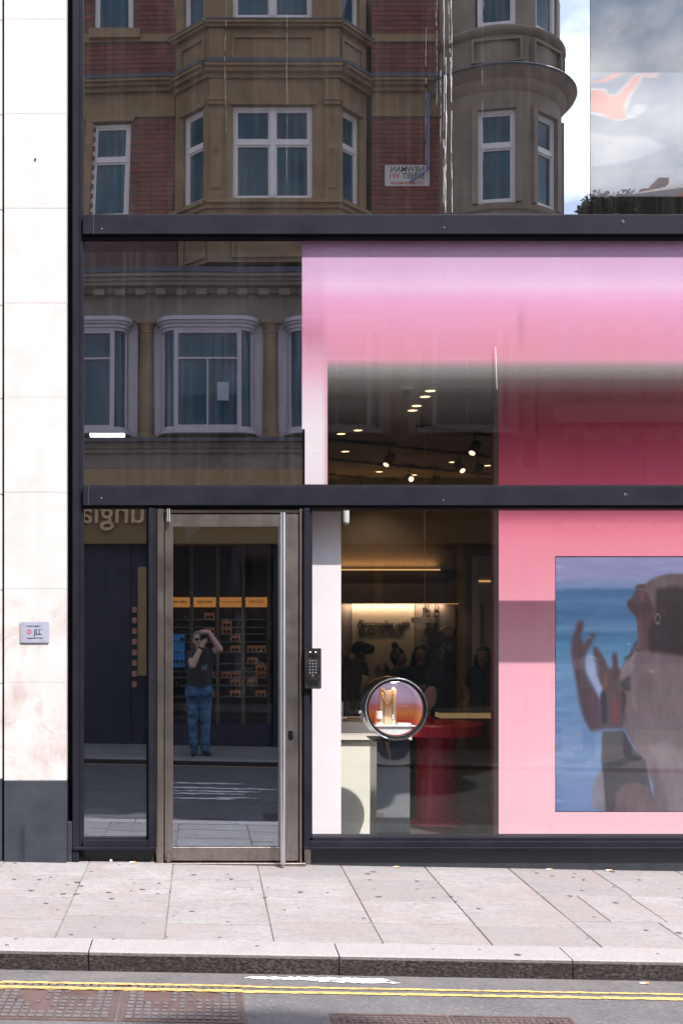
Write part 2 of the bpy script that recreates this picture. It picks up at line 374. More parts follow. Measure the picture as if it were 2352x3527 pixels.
G_CLEAR = mat_glass('clear_glass', .02, (.96,.97,.97), .0, .0)

# ------------------------------------------------------------ glass panes (a real, slightly wavy sheet)
def pane(name, u0, u1, z0, z1, y, mat, parent, warp=None, seed=0, label=None, th=.012, amp=1.0):
    x0, x1 = u0, u1; nx = 36; nz = 36; rnd = random.Random(seed)
    waves = [(rnd.uniform(-2.2, 2.2), rnd.uniform(-2.2, 2.2), rnd.uniform(0, 6.28), rnd.uniform(.00005, .00022)*amp) for _ in range(5)]
    vs = []; fs = []; mi = []
    for j in range(nz+1):
        for i in range(nx+1):
            x = x0+(x1-x0)*i/nx; z = z0+(z1-z0)*j/nz
            h = sum(a*math.sin(p*x+q*z+f) for p, q, f, a in waves)
            if warp: h += warp(x, z)
            vs.append((x, y+h, z))
    for j in range(nz):
        for i in range(nx): a = j*(nx+1)+i; fs.append((a, a+1, a+nx+2, a+nx+1)); mi.append(0)
    o = len(vs); vs += [(x0, y+th, z0), (x1, y+th, z0), (x1, y+th, z1), (x0, y+th, z1)]
    fs.append((o+3, o+2, o+1, o)); mi.append(1)
    c = [0, nx, (nx+1)*(nz+1)-1, (nx+1)*nz]
    edges = [[i for i in range(nx+1)], [nx+(nx+1)*j for j in range(nz+1)], [(nx+1)*nz+i for i in range(nx, -1, -1)], [(nx+1)*j for j in range(nz, -1, -1)]]
    for k in range(4):
        o2_ = len(vs); vs += [vs[i] for i in edges[k]]; n_ = len(edges[k])
        fs.append(tuple([o2_+i for i in range(n_)][::-1] + [o+k, o+(k+1) % 4])); mi.append(1)
    mb = MB(); mb.v = [Vector(p) for p in vs]; mb.f = [list(f) for f in fs]; mb.m = mi
    ob = mb.build(name, [mat, G_CLEAR], parent, fix=False, label=label)
    for p in ob.data.polygons:
        if p.index < nx*nz: p.use_smooth = True
    return ob

# ============================================================ GROUND
XL, XR = -14.0, 16.0
def strip(name, d0, d1, dz, mat, nd=4, nx=2, x0=XL, x1=XR, skirt=None):
    mb = MB(); vs = []; fs = []
    for i in range(nx+1):
        x = x0+(x1-x0)*i/nx
        for j in range(nd+1):
            d = d0+(d1-d0)*j/nd; dd = min(max(d, d0+1e-4), d1-1e-4); vs.append((x, -d, ground(x, dd)+dz))
    for i in range(nx):
        for j in range(nd): a = i*(nd+1)+j; fs.append((a, a+1, a+nd+2, a+nd+1))
    mb.add(vs, fs); return mb
g = MB(); g.add([(-260,-260,-.9),(260,-260,-.9),(260,160,-.9),(-260,160,-.9)], [(0,1,2,3)]); g.build('ground', ASPH, kind='structure')
road = strip('road', 2.13, 7.6, 0, ASPH, 10, 30).build('road', ASPH, kind='structure')
pav = strip('pavement', -.3, 1.9, -.0075, MORTAR, 4, 20).build('pavement', MORTAR, kind='structure')
pav2 = strip('far_pavement', 7.84, 10.6, -.0075, MORTAR, 4, 20).build('far_pavement', MORTAR, kind='structure')
# side street running away to the right of the corner building
sside = MB(); sside.add([(6.2,-10.6,ground(6.2,10.5)-.05),(16,-10.6,ground(16,10.5)-.05),(16,-80,-.4),(6.2,-80,-.4)], [(0,1,2,3)]); sside.build('side_street', ASPH, kind='structure')

def slab(parent, name, x0, x1, d0, d1, mat, gap=.0026, bev=.004, lift=0, deep=.045, skew=0):
    mb = MB(); x0 += gap; x1 -= gap; d0 += gap*3; d1 -= gap*3
    j = [random.uniform(-.0015, .0015) for _ in range(4)]
    cs = [(x0+skew*d0*0, d0), (x1, d0), (x1, d1), (x0, d1)]; vs = []
    for k, (x, d) in enumerate(cs): vs.append((x, -d, ground(x, d)-deep+lift))
    for k, (x, d) in enumerate(cs): vs.append((x, -d, ground(x, d)-bev+lift))
    ins = [(1,1),(-1,1),(-1,-1),(1,-1)]
    for k, (x, d) in enumerate(cs):
        xx = x+ins[k][0]*bev; dd = d+ins[k][1]*bev; vs.append((xx, -dd, ground(xx, dd)+lift+j[k]))
    fs = [(8,9,10,11)]
    for k in range(4):
        n = (k+1) % 4; fs.append((k, n, 4+n, 4+k)); fs.append((4+k, 4+n, 8+n, 8+k))
    mb.add(vs, fs); return mb.build(name, mat, parent)
rows_std = [0-.02, .42, 1.0, 1.5, 1.89]
k = -12
x = -.81 + .6*k
while x < 9.6:
    x1 = x+.6; cx = (x+x1)/2; o = random.uniform(-.03, .03)
    if cx < 2.15:
        rows = [-.3, .42+o, 1.0+o, 1.5+o*.7, 1.89]
        if -.85 < x < -.75: rows = [-.3, .34, .90, 1.42, 1.89]
        if -.25 < x < -.15: rows = [-.3, .50, 1.10, 1.56, 1.89]
        for a, b in zip(rows, rows[1:]): slab(pav, 'paving_slab', x, x1, a, b, SLAB)
    else:
        slab(pav, 'paving_slab', x, x1, -.3, .75, SLAB)
        xx = x - .09 + random.uniform(-.01, .01); slab(pav, 'paving_slab', max(xx, 2.19), xx+.6 if x > 2.2 else 2.71, 1.36, 1.89, SLAB)
    x = x1
xx = 2.07+.12
for w in [.24, .34, .34, .34]+[.34]*17:
    slab(pav, 'paving_slab', xx, xx+w, .75, 1.36, SLAB); xx += w
x = -.81-.6*10+.2
while x < 9:
    for a, b in zip([7.84, 8.5, 9.1, 9.7], [8.5, 9.1, 9.7, 10.3]): slab(pav2, 'paving_slab', x+(.3 if int(a*10) % 2 else 0), x+.6+(.3 if int(a*10) % 2 else 0), a, b, SLAB)
    x += .6
# kerb stones
kb = bpy.data.objects.new('kerb', None); COL.objects.link(kb); kb['kind'] = 'structure'
kb2 = bpy.data.objects.new('far_kerb', None); COL.objects.link(kb2); kb2['kind'] = 'structure'
xj = [-8.2,-7.0,-5.7,-4.4,-3.2,-2.0,-.6,.72,1.95,3.15,4.4,5.7,7.0,8.3,9.6]
def kerbstone(parent, x0, x1, d0, d1, h, mat=None):
    mb = MB(); n = 14; vs = []; fs = []
    sgn = 1 if d1 > d0 else -1
    prof = [(d0, 0), (d1-sgn*.018, 0), (d1-sgn*.005, -.005), (d1, -.018), (d1, -h-.05)]
    for i in range(n+1):
        x = x0+.003+(x1-x0-.006)*i/n
        wob = random.uniform(-.0025, .0025)
        for q, (d, z) in enumerate(prof):
            vs.append((x, -(d + (wob if q > 1 else 0)*sgn), ground(x, (min(d0, d1) if d0 > 5 else 2.12)+(.01 if d0 > 5 else 0)) + z + (wob*.5 if 0 < q < 4 else 0) + ((.0216*(2.12-d)) if d0 < 5 else 0)))
    m_ = len(prof)
    for i in range(n):
        for q in range(m_-1): a = i*m_+q; fs.append((a, a+m_, a+m_+1, a+1))
    fs.append(tuple(range(m_))); fs.append(tuple(n*m_+q for q in range(m_))[::-1])
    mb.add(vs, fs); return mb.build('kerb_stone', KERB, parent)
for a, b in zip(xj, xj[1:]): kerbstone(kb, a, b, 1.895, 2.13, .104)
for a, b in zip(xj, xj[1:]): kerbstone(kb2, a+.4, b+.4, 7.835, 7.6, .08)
# road markings
def ragged(name, xs0, xs1, dc, w, mat, lift=.004, jag=.004, step=.03, fade=None, seed=1):
    rnd = random.Random(seed); mb = MB(); vs = []; fs = []; n = int((xs1-xs0)/step)
    for i in range(n+1):
        x = xs0+(xs1-xs0)*i/n; ww = w*(fade(i/n) if fade else 1)
        vs.append((x, -(dc-ww/2+rnd.uniform(-jag, jag)), ground(x, dc)+lift)); vs.append((x, -(dc+ww/2+rnd.uniform(-jag, jag)), ground(x, dc)+lift))
    for i in range(n): a = 2*i; fs.append((a, a+1, a+3, a+2))
    mb.add(vs, fs); o = mb.build(name, mat); o['kind'] = 'structure'; return o
ragged('yellow_line', -8, 10, 2.352, .026, YEL, seed=3, jag=.006); ragged('yellow_line', -8, 10, 2.428, .036, YEL, seed=4, jag=.006)
ragged('yellow_line', -8, 10, 7.50, .05, YEL, seed=5)
ragged('white_paint_patch', .22, .98, 2.205, .05, WHT, jag=.012, step=.02, fade=lambda t: .25+.75*math.sin(PI*t)**.5, seed=6)
ragged('white_paint_patch', .60, 1.02, 2.245, .03, WHT, jag=.012, step=.02, fade=lambda t: .2+.8*math.sin(PI*t), seed=8)
# worn white arrow and lettering strokes on the carriageway (seen mirrored in the door)
for (ua, ub, va) in ((380, 560, 1799), (380, 500, 1810), (470, 650, 1811), (400, 600, 1818), (380, 560, 1824), (480, 590, 1833), (380, 540, 1836)):
    d_ = 5.0
    for _ in range(6): d_ = 1.80*F/(va-V0)-CD
    ragged('white_road_marking', QX(ua, d_), QX(ub, d_), d_, .10, WHT, jag=.03, step=.06, fade=lambda t: .3+.7*math.sin(PI*t), seed=int(va))

# chewing gum and litter
gum = MB(); rg = random.Random(11)
for i in range(230):
    x = rg.uniform(-2.4, 5); d = rg.uniform(.03, 2.08) ; r = rg.choice([.008, .010, .012, .016, .021]); z = ground(x, d)+.0012; n = 9
    if rg.random() < .5 and d > 1: continue
    ring = [(x+r*rg.uniform(.7, 1.3)*math.cos(2*PI*k/n), -d+r*rg.uniform(.7, 1.2)*math.sin(2*PI*k/n), z) for k in range(n)]
    gum.add(ring+[(x, -d, z+.0012)], [(k, (k+1) % n, n) for k in range(n)])
gum.build('chewing_gum_spots', simple('old_chewing_gum', (.050,.045,.052), .7), kind='stuff')
def butt(x, d, a, col, label):
    mb = MB(); z = ground(x, d)+.006; c, s_ = math.cos(a), math.sin(a)
    p = lambda t: (x+c*t, -d+s_*t, z)
    o = MB().tube([p(-.022), p(.018)], .0045, 8, 0).tube([p(.008), p(.024)], .0047, 8, 1).build('cigarette_butt', [simple('white_paper', (.7,.68,.65), .8), simple('orange_filter', (.62,.28,.06), .8)])
    recenter(o, (x, -d, z-.005)); return tag(o, label, 'litter', 'litter on the pavement and road')
butt(-.50, .05, .2, 0, 'orange cigarette end left of the door near the side window sill')
butt(2.90, .04, .1, 0, 'orange tipped cigarette end at the foot of the shop plinth on the right')
butt(2.47, .05, .0, 0, 'white cigarette end beside the plinth below the screen')
butt(1.38, .05, .3, 0, 'white cigarette end at the plinth below the round display case')
butt(2.30, 2.19, -.1, 0, 'orange cigarette end in the gutter at the foot of the kerb')
o = MB().box(-.665,-.645,-.03,-.015,ground(-.65,0)+.001,ground(-.65,0)+.018,.003).build('paper_scrap', simple('white_paper', (.7,.68,.65), .8)); recenter(o, (-.655,-.02,ground(-.65,0))); tag(o, 'tiny crumpled white paper scrap under the side window sill', 'litter', 'litter on the pavement and road')

# manhole covers
TREAD = simple('worn_tread_iron', (.105,.092,.098), .55, .2, var=.3, scale=30)
def cover(name, label, x0, x1, d0, d1, style):
    cx = (x0+x1)/2; dm = (d0+d1)/2; t = thing(name, label, 'manhole cover', (cx, -dm, ground(cx, dm)), 'access covers in the road')
    def bb(a, b, c_, d_, h0, h1, nm, mb=None):
        own = mb is None; mb = mb or MB(); vs = []
        for h in (h0, h1):
            for (x, d) in ((a, c_), (b, c_), (b, d_), (a, d_)): vs.append((x, -d, ground(x, d)+h))
        mb.add(vs, [(0,3,2,1),(4,5,6,7),(0,1,5,4),(1,2,6,5),(2,3,7,6),(3,0,4,7)])
        if own: return mb.build(nm, IRON, t)
    fw = .016
    fr = MB()
    for a, b, c_, d_ in ((x0, x1, d0, d0+fw), (x0, x1, d1-fw, d1), (x0, x0+fw, d0+fw, d1-fw), (x1-fw, x1, d0+fw, d1-fw)): bb(a, b, c_, d_, -.03, .0035, '', fr)
    fr.build('frame', IRON, t)
    bb(x0+fw+.004, x1-fw-.004, d0+fw+.004, d1-fw-.004, -.03, .0008, 'plate')
    tr = MB(); rnd = random.Random(int(x0*100))
    X0, X1, D0, D1 = x0+fw+.015, x1-fw-.015, d0+fw+.015, d1-fw-.015
    if style == 0:
        W = X1-X0; Hh = D1-D0
        def inside(x, d):      # leaves two smooth keyhole pads and the badge free
            for (px, pd) in ((X0+W*.27, D0+Hh*.35), (X0+W*.72, D0+Hh*.25)):
                if abs(x-px) < .052 and abs(d-pd) < .055: return False
            return True
        nx = 13; nd = 10
        for i in range(nx):
            for j in range(nd):
                x = X0+W*(i+.5)/nx; d = D0+Hh*(j+.5)/nd
                edge = i < 3 or i >= nx-3 or j < 1 or j >= nd-2
                if not inside(x, d): continue
                if not edge and rnd.random() < .25: continue
                wx = W/nx*.36; wd = Hh/nd*.36
                if not edge: wx *= .8; wd *= .8
                bb(x-wx, x+wx, d-wd, d+wd, .0008, .006, '', tr)
    else:
        W = X1-X0; Hh = D1-D0; nx = int(W/.030); nd = int(Hh/.030)
        for i in range(nx):
            for j in range(nd):
                x = X0+W*(i+.5)/nx; d = D0+Hh*(j+.5)/nd; al = (i+j) % 2
                wx, wd = (.010, .0038) if al else (.0038, .010)
                bb(x-wx, x+wx, d-wd, d+wd, .0008, .006, '', tr)
    o = tr.build('tread', TREAD, t); o['kind'] = 'stuff'
    for (px, pd) in ((X0+W*.17, D0+Hh*.52), (X0+W*.83, D0+Hh*.12)):
        kh = MB(); kh.add([(px+.012*math.cos(a), -(pd+.008*math.sin(a)), ground(px, pd)+.0026) for a in [2*PI*q/10 for q in range(10)]], [tuple(range(10))])
        kh.build('lifting_hole', DARK, t)
    return t
cv = [(-1.015, -.405), (-.395, .2)]
cover('manhole_cover', 'rusty cast iron cover under the yellow lines, at the left edge of the road', cv[0][0], cv[0][1], 2.325, 2.875, 0)
cover('manhole_cover', 'rusty cast iron cover under the yellow lines, adjoining the first on its right', cv[1][0], cv[1][1], 2.325, 2.875, 0)
cover('manhole_cover', 'wide rusty cover with chequer studs at the bottom of the photo, left of its twin', .60, 1.155, 2.72, 3.26, 1)
cover('manhole_cover', 'wide rusty cover with chequer studs at the bottom of the photo, right of its twin', 1.165, 1.74, 2.72, 3.26, 1)
# the yellow paint runs over the first two covers
for i, dc in enumerate((2.352, 2.428)): ragged('yellow_line_on_cover', cv[0][0], cv[1][1], dc, (.026, .036)[i], YEL, lift=.0075, seed=30+i, jag=.005)

# ============================================================ OUR SIDE: pilaster
yf = -.08
pil = thing('stone_pilaster', 'pale limestone pilaster with dark stone base left of the shopfront', 'pilaster', (PX(80, yf), yf, 0))
js = [-1050, -825, -608, -392, -175, 42, 260, 477, 695, 912, 1130, 1352, 1568, 1793]
for a, b in zip(js, js[1:]):
    MB().box(PX(9.5, yf), PX(152, yf), yf+random.uniform(0, .0015), .35, PZ(a, yf)-.0006, PZ(b, yf)+.0006, .0014).build('stone_slab', LIME, pil)
MB().box(PX(9.5, yf), PX(153, yf), yf-.006, .35, -.05, PZ(1793, yf)-.001, .003).build('base_slab', BASEST, pil)
MB().box(PX(11, yf), PX(150, yf), yf+.012, .34, 0, 8, 0).build('backing', simple('stone_joint', (.46,.40,.38), .9), pil)
MB().box(PX(153.5, yf), PX(166, -.05), -.055, .2, -.05, PZ(1888, -.05), .003).build('skirting_block', BASEST, pil)
sp_ = MB().lathe([(.0001, -.006), (.007, -.006), (.007, 0)], (PX(81, yf), yf, PZ(365, yf)), 'y', 12).build('fixing_hole', DARK, pil)
pil2 = thing('stone_pilaster', 'pale stone wall edge at the far left, beyond the dark joint', 'wall', (-1.9, yf, 0))
js2 = [-1000,-620,-300,44,262,480,700,915,1135,1355,1570,1790]
for a, b in zip(js2, js2[1:]):
    MB().box(-4.0, PX(4.0, yf), yf+.004, .35, PZ(a, yf)-.002, PZ(b, yf)+.002, .003).build('stone_slab', LIME, pil2)
MB().box(-4.0, PX(4.0, yf), yf, .35, -.05, PZ(1790, yf)-.001, .003).build('base_slab', BASEST, pil2)
MB().box(-3.99, PX(10.5, yf), yf+.04, .3, -.05, 8).build('joint_backing', DARK, pil2)

# ============================================================ OUR SIDE: shopfront frame
FY = -.06; BY = .13
fx = lambda u: PX(u, FY); fz = lambda v: PZ(v, FY)
shop = thing('shopfront', 'dark framed glazed shopfront with transoms, steel door and tall windows', 'shopfront', (1.2, 0, 0))
XE = 5.4; ZT = 7.4
def fr(name, *boxes, mat=None, c=.002):
    mb = MB()
    for b in boxes: mb.box(*b, c)
    return mb.build(name, mat or FRAME, shop)
fr('mullion', (fx(166.5), fx(181), FY, BY, 0.02, ZT), (fx(181)+.0006, fx(190), FY+.028, BY-.01, 0.02, ZT))
fr('recess_panel', (fx(153), fx(166), .04, .3, -.05, ZT), mat=DARK)
fr('transom', (fx(190)+.001, XE, FY, BY, fz(536), fz(492)), (fx(190)+.001, XE, FY+.03, BY-.02, fz(543), fz(536)-.0006), (fx(190)+.001, XE, FY+.03, BY-.02, fz(492)+.0006, fz(487)))
fr('transom', (fx(190)+.001, XE, FY, BY, fz(1160), fz(1117)), (fx(190)+.001, XE, FY+.028, BY-.02, fz(1166), fz(1160)-.0006), (fx(190)+.001, XE, FY+.03, BY-.02, fz(1117)+.0006, fz(1112)))
fr('transom', (fx(190)+.001, XE, FY, BY, 6.95, 7.15))
fr('mullion', (fx(341), fx(353), FY, BY, fz(1951), fz(1166)-.001), (fx(335.5), fx(341)-.0006, FY+.03, BY-.02, fz(1926), fz(1166)-.001), (fx(353)+.0006, fx(358), FY+.012, BY-.02, fz(1951), fz(1166)-.001))
fr('mullion', (fx(698), fx(711), FY, BY, fz(1951), fz(1166)-.001), (fx(711)+.0006, fx(718), FY+.03, BY-.02, fz(1926), fz(1166)-.001), (fx(694), fx(698)-.0006, FY+.015, BY-.02, fz(1951), fz(1166)-.001))
fr('sill', (fx(190)+.001, fx(341)-.001, FY+.004, BY, fz(1946), fz(1930)), (fx(190)+.001, fx(335), FY+.03, BY-.02, fz(1930)+.0006, fz(1926)), (fx(167), fx(357), FY-.012, BY-.03, fz(1952), fz(1946)-.0006))
fr('sill', (fx(711)+.001, XE, FY+.004, BY, fz(1945), fz(1933)), (fx(718)+.001, XE, FY+.03, BY-.02, fz(1933)+.0006, fz(1925)), (fx(697), XE, FY-.012, BY-.03, fz(1951), fz(1945)-.0006))
fr('kickplate', (fx(168), fx(354), .0, .1, -.1, fz(1952)-.001), mat=simple('dark_kickplate', (.012,.012,.014), .5))
fr('kickplate', (fx(716), XE, -.012, .1, -.2, fz(1951)-.001), mat=simple('blue_black_plinth', (.018,.021,.028), .5, var=.25))
fr('kickplate', (fx(700), fx(716)-.001, -.008, .1, -.2, fz(1951)-.001), mat=STEEL)
for (u, v) in ((234, 524), (1020, 521), (1018, 1148), (233, 1143)):
    MB().lathe([(.0001,-.002),(.003,-.0015),(.003,0)], (fx(u), FY-.0002, fz(v)), 'y', 8).build('screw', simple('white_fleck', (.6,.6,.6), .5), shop)
for (u, v) in ((1430, 509), (1435, 1137)):
    MB().lathe([(.0001,-.003),(.010,-.003),(.013,-.0015),(.013,0)], (fx(u), FY-.0002, fz(v)), 'y', 16).build('cap', simple('frame_cap', (.02,.02,.026), .4), shop)
# frame joints: thin recessed lines where bars are butted
for (u, va, vb) in ((215, 492, 536), (203, 1117, 1160)): MB().box(fx(u)-.0008, fx(u)+.0008, FY-.0005, FY+.01, fz(vb), fz(va)).build('joint_line', simple('joint_grey', (.10,.10,.11), .6), shop)

# panes
def warpA(x, z):       # the big upper sheet is drawn in towards its lower left corner
    a = max(0, (-.1-x)); b = max(0, 5.9-z)
    return -.0034*a*a*b - .0004*b*b*max(0, .4-x)*.5
pane('window_pane', fx(189), PX(1355, 0)-.002, fz(488)-.01, 6.96, 0, G_FILM, shop, warpA, 3, amp=.45)
pane('window_pane', PX(1355, 0)+.002, XE, fz(488)-.01, 6.96, 0, G_UP2, shop, None, 5, amp=.5)
def warpB(x, z): a = max(0, .35-x); return .0010*a*a*(1+.4*(z-2.6)) + .0007*max(0, z-4.1)**2*math.sin(5*x)
pane('window_pane', fx(189), PX(694, 0)-.001, fz(1113)-.01, fz(541)+.01, 0, G_LOB, shop, warpB, 8, amp=.5, label='left upper lobby pane mirroring the building opposite')
pane('window_pane', PX(694, 0)+.001, XE, fz(1113)-.01, fz(541)+.01, 0, G_SHOP, shop, None, 9, amp=.6)
pane('window_pane', fx(190), fx(337), fz(1928), fz(1165)+.01, 0, G_DOOR, shop, lambda x, z: .0008*(x+.6)**2, 12, amp=.5)
pane('window_pane', fx(715), XE, fz(1928), fz(1165)+.01, 0, G_SHOP, shop, None, 14, amp=.6)

# door
door = MB().box(fx(378), fx(396.5), -.035, .02, fz(1979), fz(1179), .002).box(fx(641), fx(686), -.035, .02, fz(1979), fz(1179), .002).box(fx(396.5)+.0004, fx(641)-.0004, -.033, .018, fz(1208), fz(1179), .002).box(fx(396.5)+.0004, fx(641)-.0004, -.033, .018, fz(1979), fz(1948), .002).build('door', STEEL, shop, label='steel framed glass door with long vertical pull handle')
MB().box(fx(361), fx(375.5), -.048, .06, fz(1983), fz(1168), .002).box(fx(358.5), fx(361)-.0004, -.03, .06, fz(1983), fz(1168), .001).build('door_jamb', STEEL, shop)
MB().box(fx(688.5), fx(693.6), -.048, .06, fz(1983), fz(1168), .002).build('door_jamb', STEEL, shop)
MB().box(fx(375.5)+.001, fx(688.5)-.001, -.04, .06, fz(1177), fz(1168), .002).build('door_head', simple('dark_steel', (.06,.05,.048), .4, .6), shop)
MB().box(fx(357), fx(702), -.07, .06, fz(1990), fz(1982.5), .002).build('threshold', STEEL, shop)
MB().box(fx(375.5), fx(378)-.0002, .0, .01, fz(1979), fz(1179)).build('door_gap', DARK, shop)
pane('door_glass', fx(394), fx(643), fz(1950), fz(1206), -.008, G_DOOR, door, None, 21, amp=.35)
hx = PX(649.5, -.12)
MB().tube([(hx, -.12, PZ(1985, -.12)), (hx, -.12, PZ(1177, -.12))], .0195, 20).build('handle', simple('brushed_handle', (.66,.65,.68), .30, 1, bs=.0, var=.03, rvar=.02), door, smooth=True)
for v in (1250, 1580, 1905): MB().tube([(hx, -.12, PZ(v, -.12)), (hx, -.034, PZ(v, -.12))], .009, 10).build('handle_bracket', STEEL, door, smooth=True)
MB().tube([(fx(387), -.055, fz(1198)), (fx(387), -.055, fz(1168))], .0135, 16).build('pivot', CHROME, door, smooth=True)
MB().tube([(fx(386.5), -.055, fz(1980)), (fx(386.5), -.055, fz(1959))], .015, 16).build('pivot', STEEL, door, smooth=True)
lk = MB(); lx, lz = fx(668), fz(1689)
pl = [(lx+.017*math.cos(a), lz+(.018 if math.sin(a) > 0 else -.018)+.017*math.sin(a)) for a in [2*PI*i/24 for i in range(24)]]
lk.prism(pl, -.040, -.035).build('lock', CHROME, door)
MB().prism([(lx+.007*math.cos(a), lz+.006+.007*math.sin(a)) for a in [2*PI*i/14 for i in range(14)]], -.0415, -.0395).box(lx-.003, lx+.003, -.0415, -.0395, lz-.016, lz+.002).build('keyhole', DARK, door)

# intercom
ky = FY-.026; kx0, kx1 = PX(699.5, ky), PX(737.5, ky); kz1, kz0 = PZ(1489, ky), PZ(1582, ky)
ic = thing('intercom', 'steel door entry keypad mounted on the dark mullion right of the door', 'intercom', ((kx0+kx1)/2, FY, kz0))
def rr(x0, x1, z0, z1, r, n=5):
    out = []
    for cx, cz, a in ((x1-r, z1-r, 0), (x0+r, z1-r, PI/2), (x0+r, z0+r, PI), (x1-r, z0+r, 3*PI/2)):
        for i in range(n+1): t = a+PI/2*i/n; out.append((cx+r*math.cos(t), cz+r*math.sin(t)))
    return out
DST = simple('dark_brushed_steel', (.16,.145,.15), .35, 1, bs=.05)
MB().prism(rr(kx0, kx1, kz0, kz1, .008), ky, FY-.001).build('housing', DST, ic)
MB().prism(rr(kx0+.003, kx1-.003, kz0+.003, kz1-.003, .006), ky-.0025, ky-.0003).build('faceplate', DST, ic)
kk = lambda t: kx0+(kx1-kx0)*t
kzz = lambda t: kz1+(kz0-kz1)*t
B_ = simple('black_window', (.01,.01,.012), .25)
MB().box(kk(.24), kk(.76), ky-.0045, ky-.001, kzz(.215), kzz(.14)).build('display', B_, ic)
MB().box(kk(.20), kk(.80), ky-.0045, ky-.001, kzz(.92), kzz(.785)).build('card_reader', B_, ic)
MB().box(kk(.44), kk(.56), ky-.0045, ky-.001, kzz(.105), kzz(.065)).build('camera', B_, ic)
for t in (.34, .66): MB().box(kk(t-.055), kk(t+.055), ky-.005, ky-.001, kzz(.100), kzz(.080)).build('indicator_light', emis('white_led', (1,1,1), .9), ic)
btn = None; zb = [.315, .388, .461, .534, .607]
for r_i, tz in enumerate(zb + [.68]):
    for tx in ((.31, .49, .67) if r_i < 5 else (.49,)):
        MB().lathe([(.0035, -.0042), (.0052, -.0062), (.0062, -.0055), (.0064, -.001)], (kk(tx), ky, kzz(tz)), 'y', 14).lathe([(.0001, -.0036), (.0036, -.0036)], (kk(tx), ky, kzz(tz)), 'y', 12).build('button', CHROME, ic, smooth=True)
for (tx, tz) in ((.12, .33), (.12, .69), (.86, .69), (.12, .96), (.86, .96)):
    MB().lathe([(.0001, -.0042), (.0025, -.0035), (.003, -.001)], (kk(tx), ky, kzz(tz)), 'y', 8).build('screw', CHROME, ic)

# managed-by plaque
py_ = yf-.008; px0, px1 = PX(46.5, py_), PX(112.5, py_); pz1, pz0 = PZ(1428.5, py_), PZ(1476, py_)
pq = thing('plaque', 'small grey JLL property plaque screwed on the limestone pilaster', 'plaque', ((px0+px1)/2, yf, pz0))
MB().prism(rr(px0, px1, pz0, pz1, .006), py_, yf-.0005).build('plate', simple('satin_aluminium', (.36,.37,.47), .4, .3, var=.04), pq)
INK = simple('black_ink', (.012,.012,.03), .5); REDI = simple('red_ink', (.50,.015,.03), .5)
ppx = lambda t: px0+(px1-px0)*t
ppz = lambda t: pz1+(pz0-pz1)*t
text('Property managed by', .0125, 'lettering', INK, pq, (ppx(.46), py_-.0008, ppz(.215)), sx=.88)
text('JLL', .051, 'lettering', INK, pq, (ppx(.61), py_-.0008, ppz(.60)), sx=.85, bold=.0006)
text('Helpdesk: 0845 257 4025', .0125, 'lettering', INK, pq, (ppx(.51), py_-.0008, ppz(.80)), sx=.86)
sf = MB()
for cx in (.615, .865, 1.115): # serifs
    pass
for cx in (.600, .690, .762):
    sf.box(ppx(cx)-.0075, ppx(cx)+.0045, py_-.0012, py_-.0004, ppz(.60)+.035, ppz(.60)+.037)
sf.build('serif', INK, pq)
rings = MB()
lx0 = ppx(.315); lz0 = ppz(.475); hh = .019; ww = .0215
for sgn in (-1, 1):
    for kx_, kr in ((1.0, 1.0), (.62, .93), (.24, .88)):
        pts = [(lx0+sgn*ww*(kx_ - (kx_*.85)*(abs(t)**2.2)) - (sgn*.002), lz0+hh*kr*t) for t in [(-1+2*i/12) for i in range(13)]]
        for (a, b) in zip(pts, pts[1:]):
            rings.add([(a[0]-.0011, py_-.001, a[1]), (a[0]+.0011, py_-.001, a[1]), (b[0]+.0011, py_-.001, b[1]), (b[0]-.0011, py_-.001, b[1])], [(0,1,2,3)])
rings.build('logo', REDI, pq)

# run marks of dried rain on the upper glass
rm = MB(); rr_ = random.Random(5)
for (u, w, va, vb) in ((1017, .0016, -60, 487), (1023, .0030, 130, 487), (1030, .0014, -60, 200), (1036, .0020, -20, 487), (1012, .0010, 160, 330), (979, .0005, 60, 400), (1110, .0004, 0, 460), (520, .0004, 0, 300), (660, .0004, 30, 420), (1003, .0006, 0, 250)):
    n = 26; pts = []; x = PX(u, -.003)
    for i in range(n+1):
        v = va+(vb-va)*i/n; x += rr_.uniform(-.0025, .0025); pts.append((x, PZ(v, -.003)))
    for i in range(n):
        wa = w*rr_.uniform(.2, 1)
        if rr_.random() < .12: continue
        (a, za), (b, zb_) = pts[i], pts[i+1]
        rm.add([(a-wa, -.0035, za), (a+wa, -.0035, za), (b+wa, -.0035, zb_), (b-wa, -.0035, zb_)], [(0,1,2,3)])
(a0, a1) = (PX(1138, -.003), PX(1141, -.003))
sx_ = [(a0+(a1-a0)*t+rr_.uniform(-.001, .001), PZ(797+96*t, -.003), .0035*(1-t*.6)) for t in [i/14 for i in range(15)]]
for p_, q_ in zip(sx_, sx_[1:]): rm.add([(p_[0]-p_[2], -.0035, p_[1]), (p_[0]+p_[2]*.5, -.0035, p_[1]), (q_[0]+q_[2]*.5, -.0035, q_[1]), (q_[0]-q_[2], -.0035, q_[1])], [(0,1,2,3)])
o = rm.build('rain_streaks', simple('chalky_residue', (.55,.54,.55), .8), shop); o['kind'] = 'stuff'

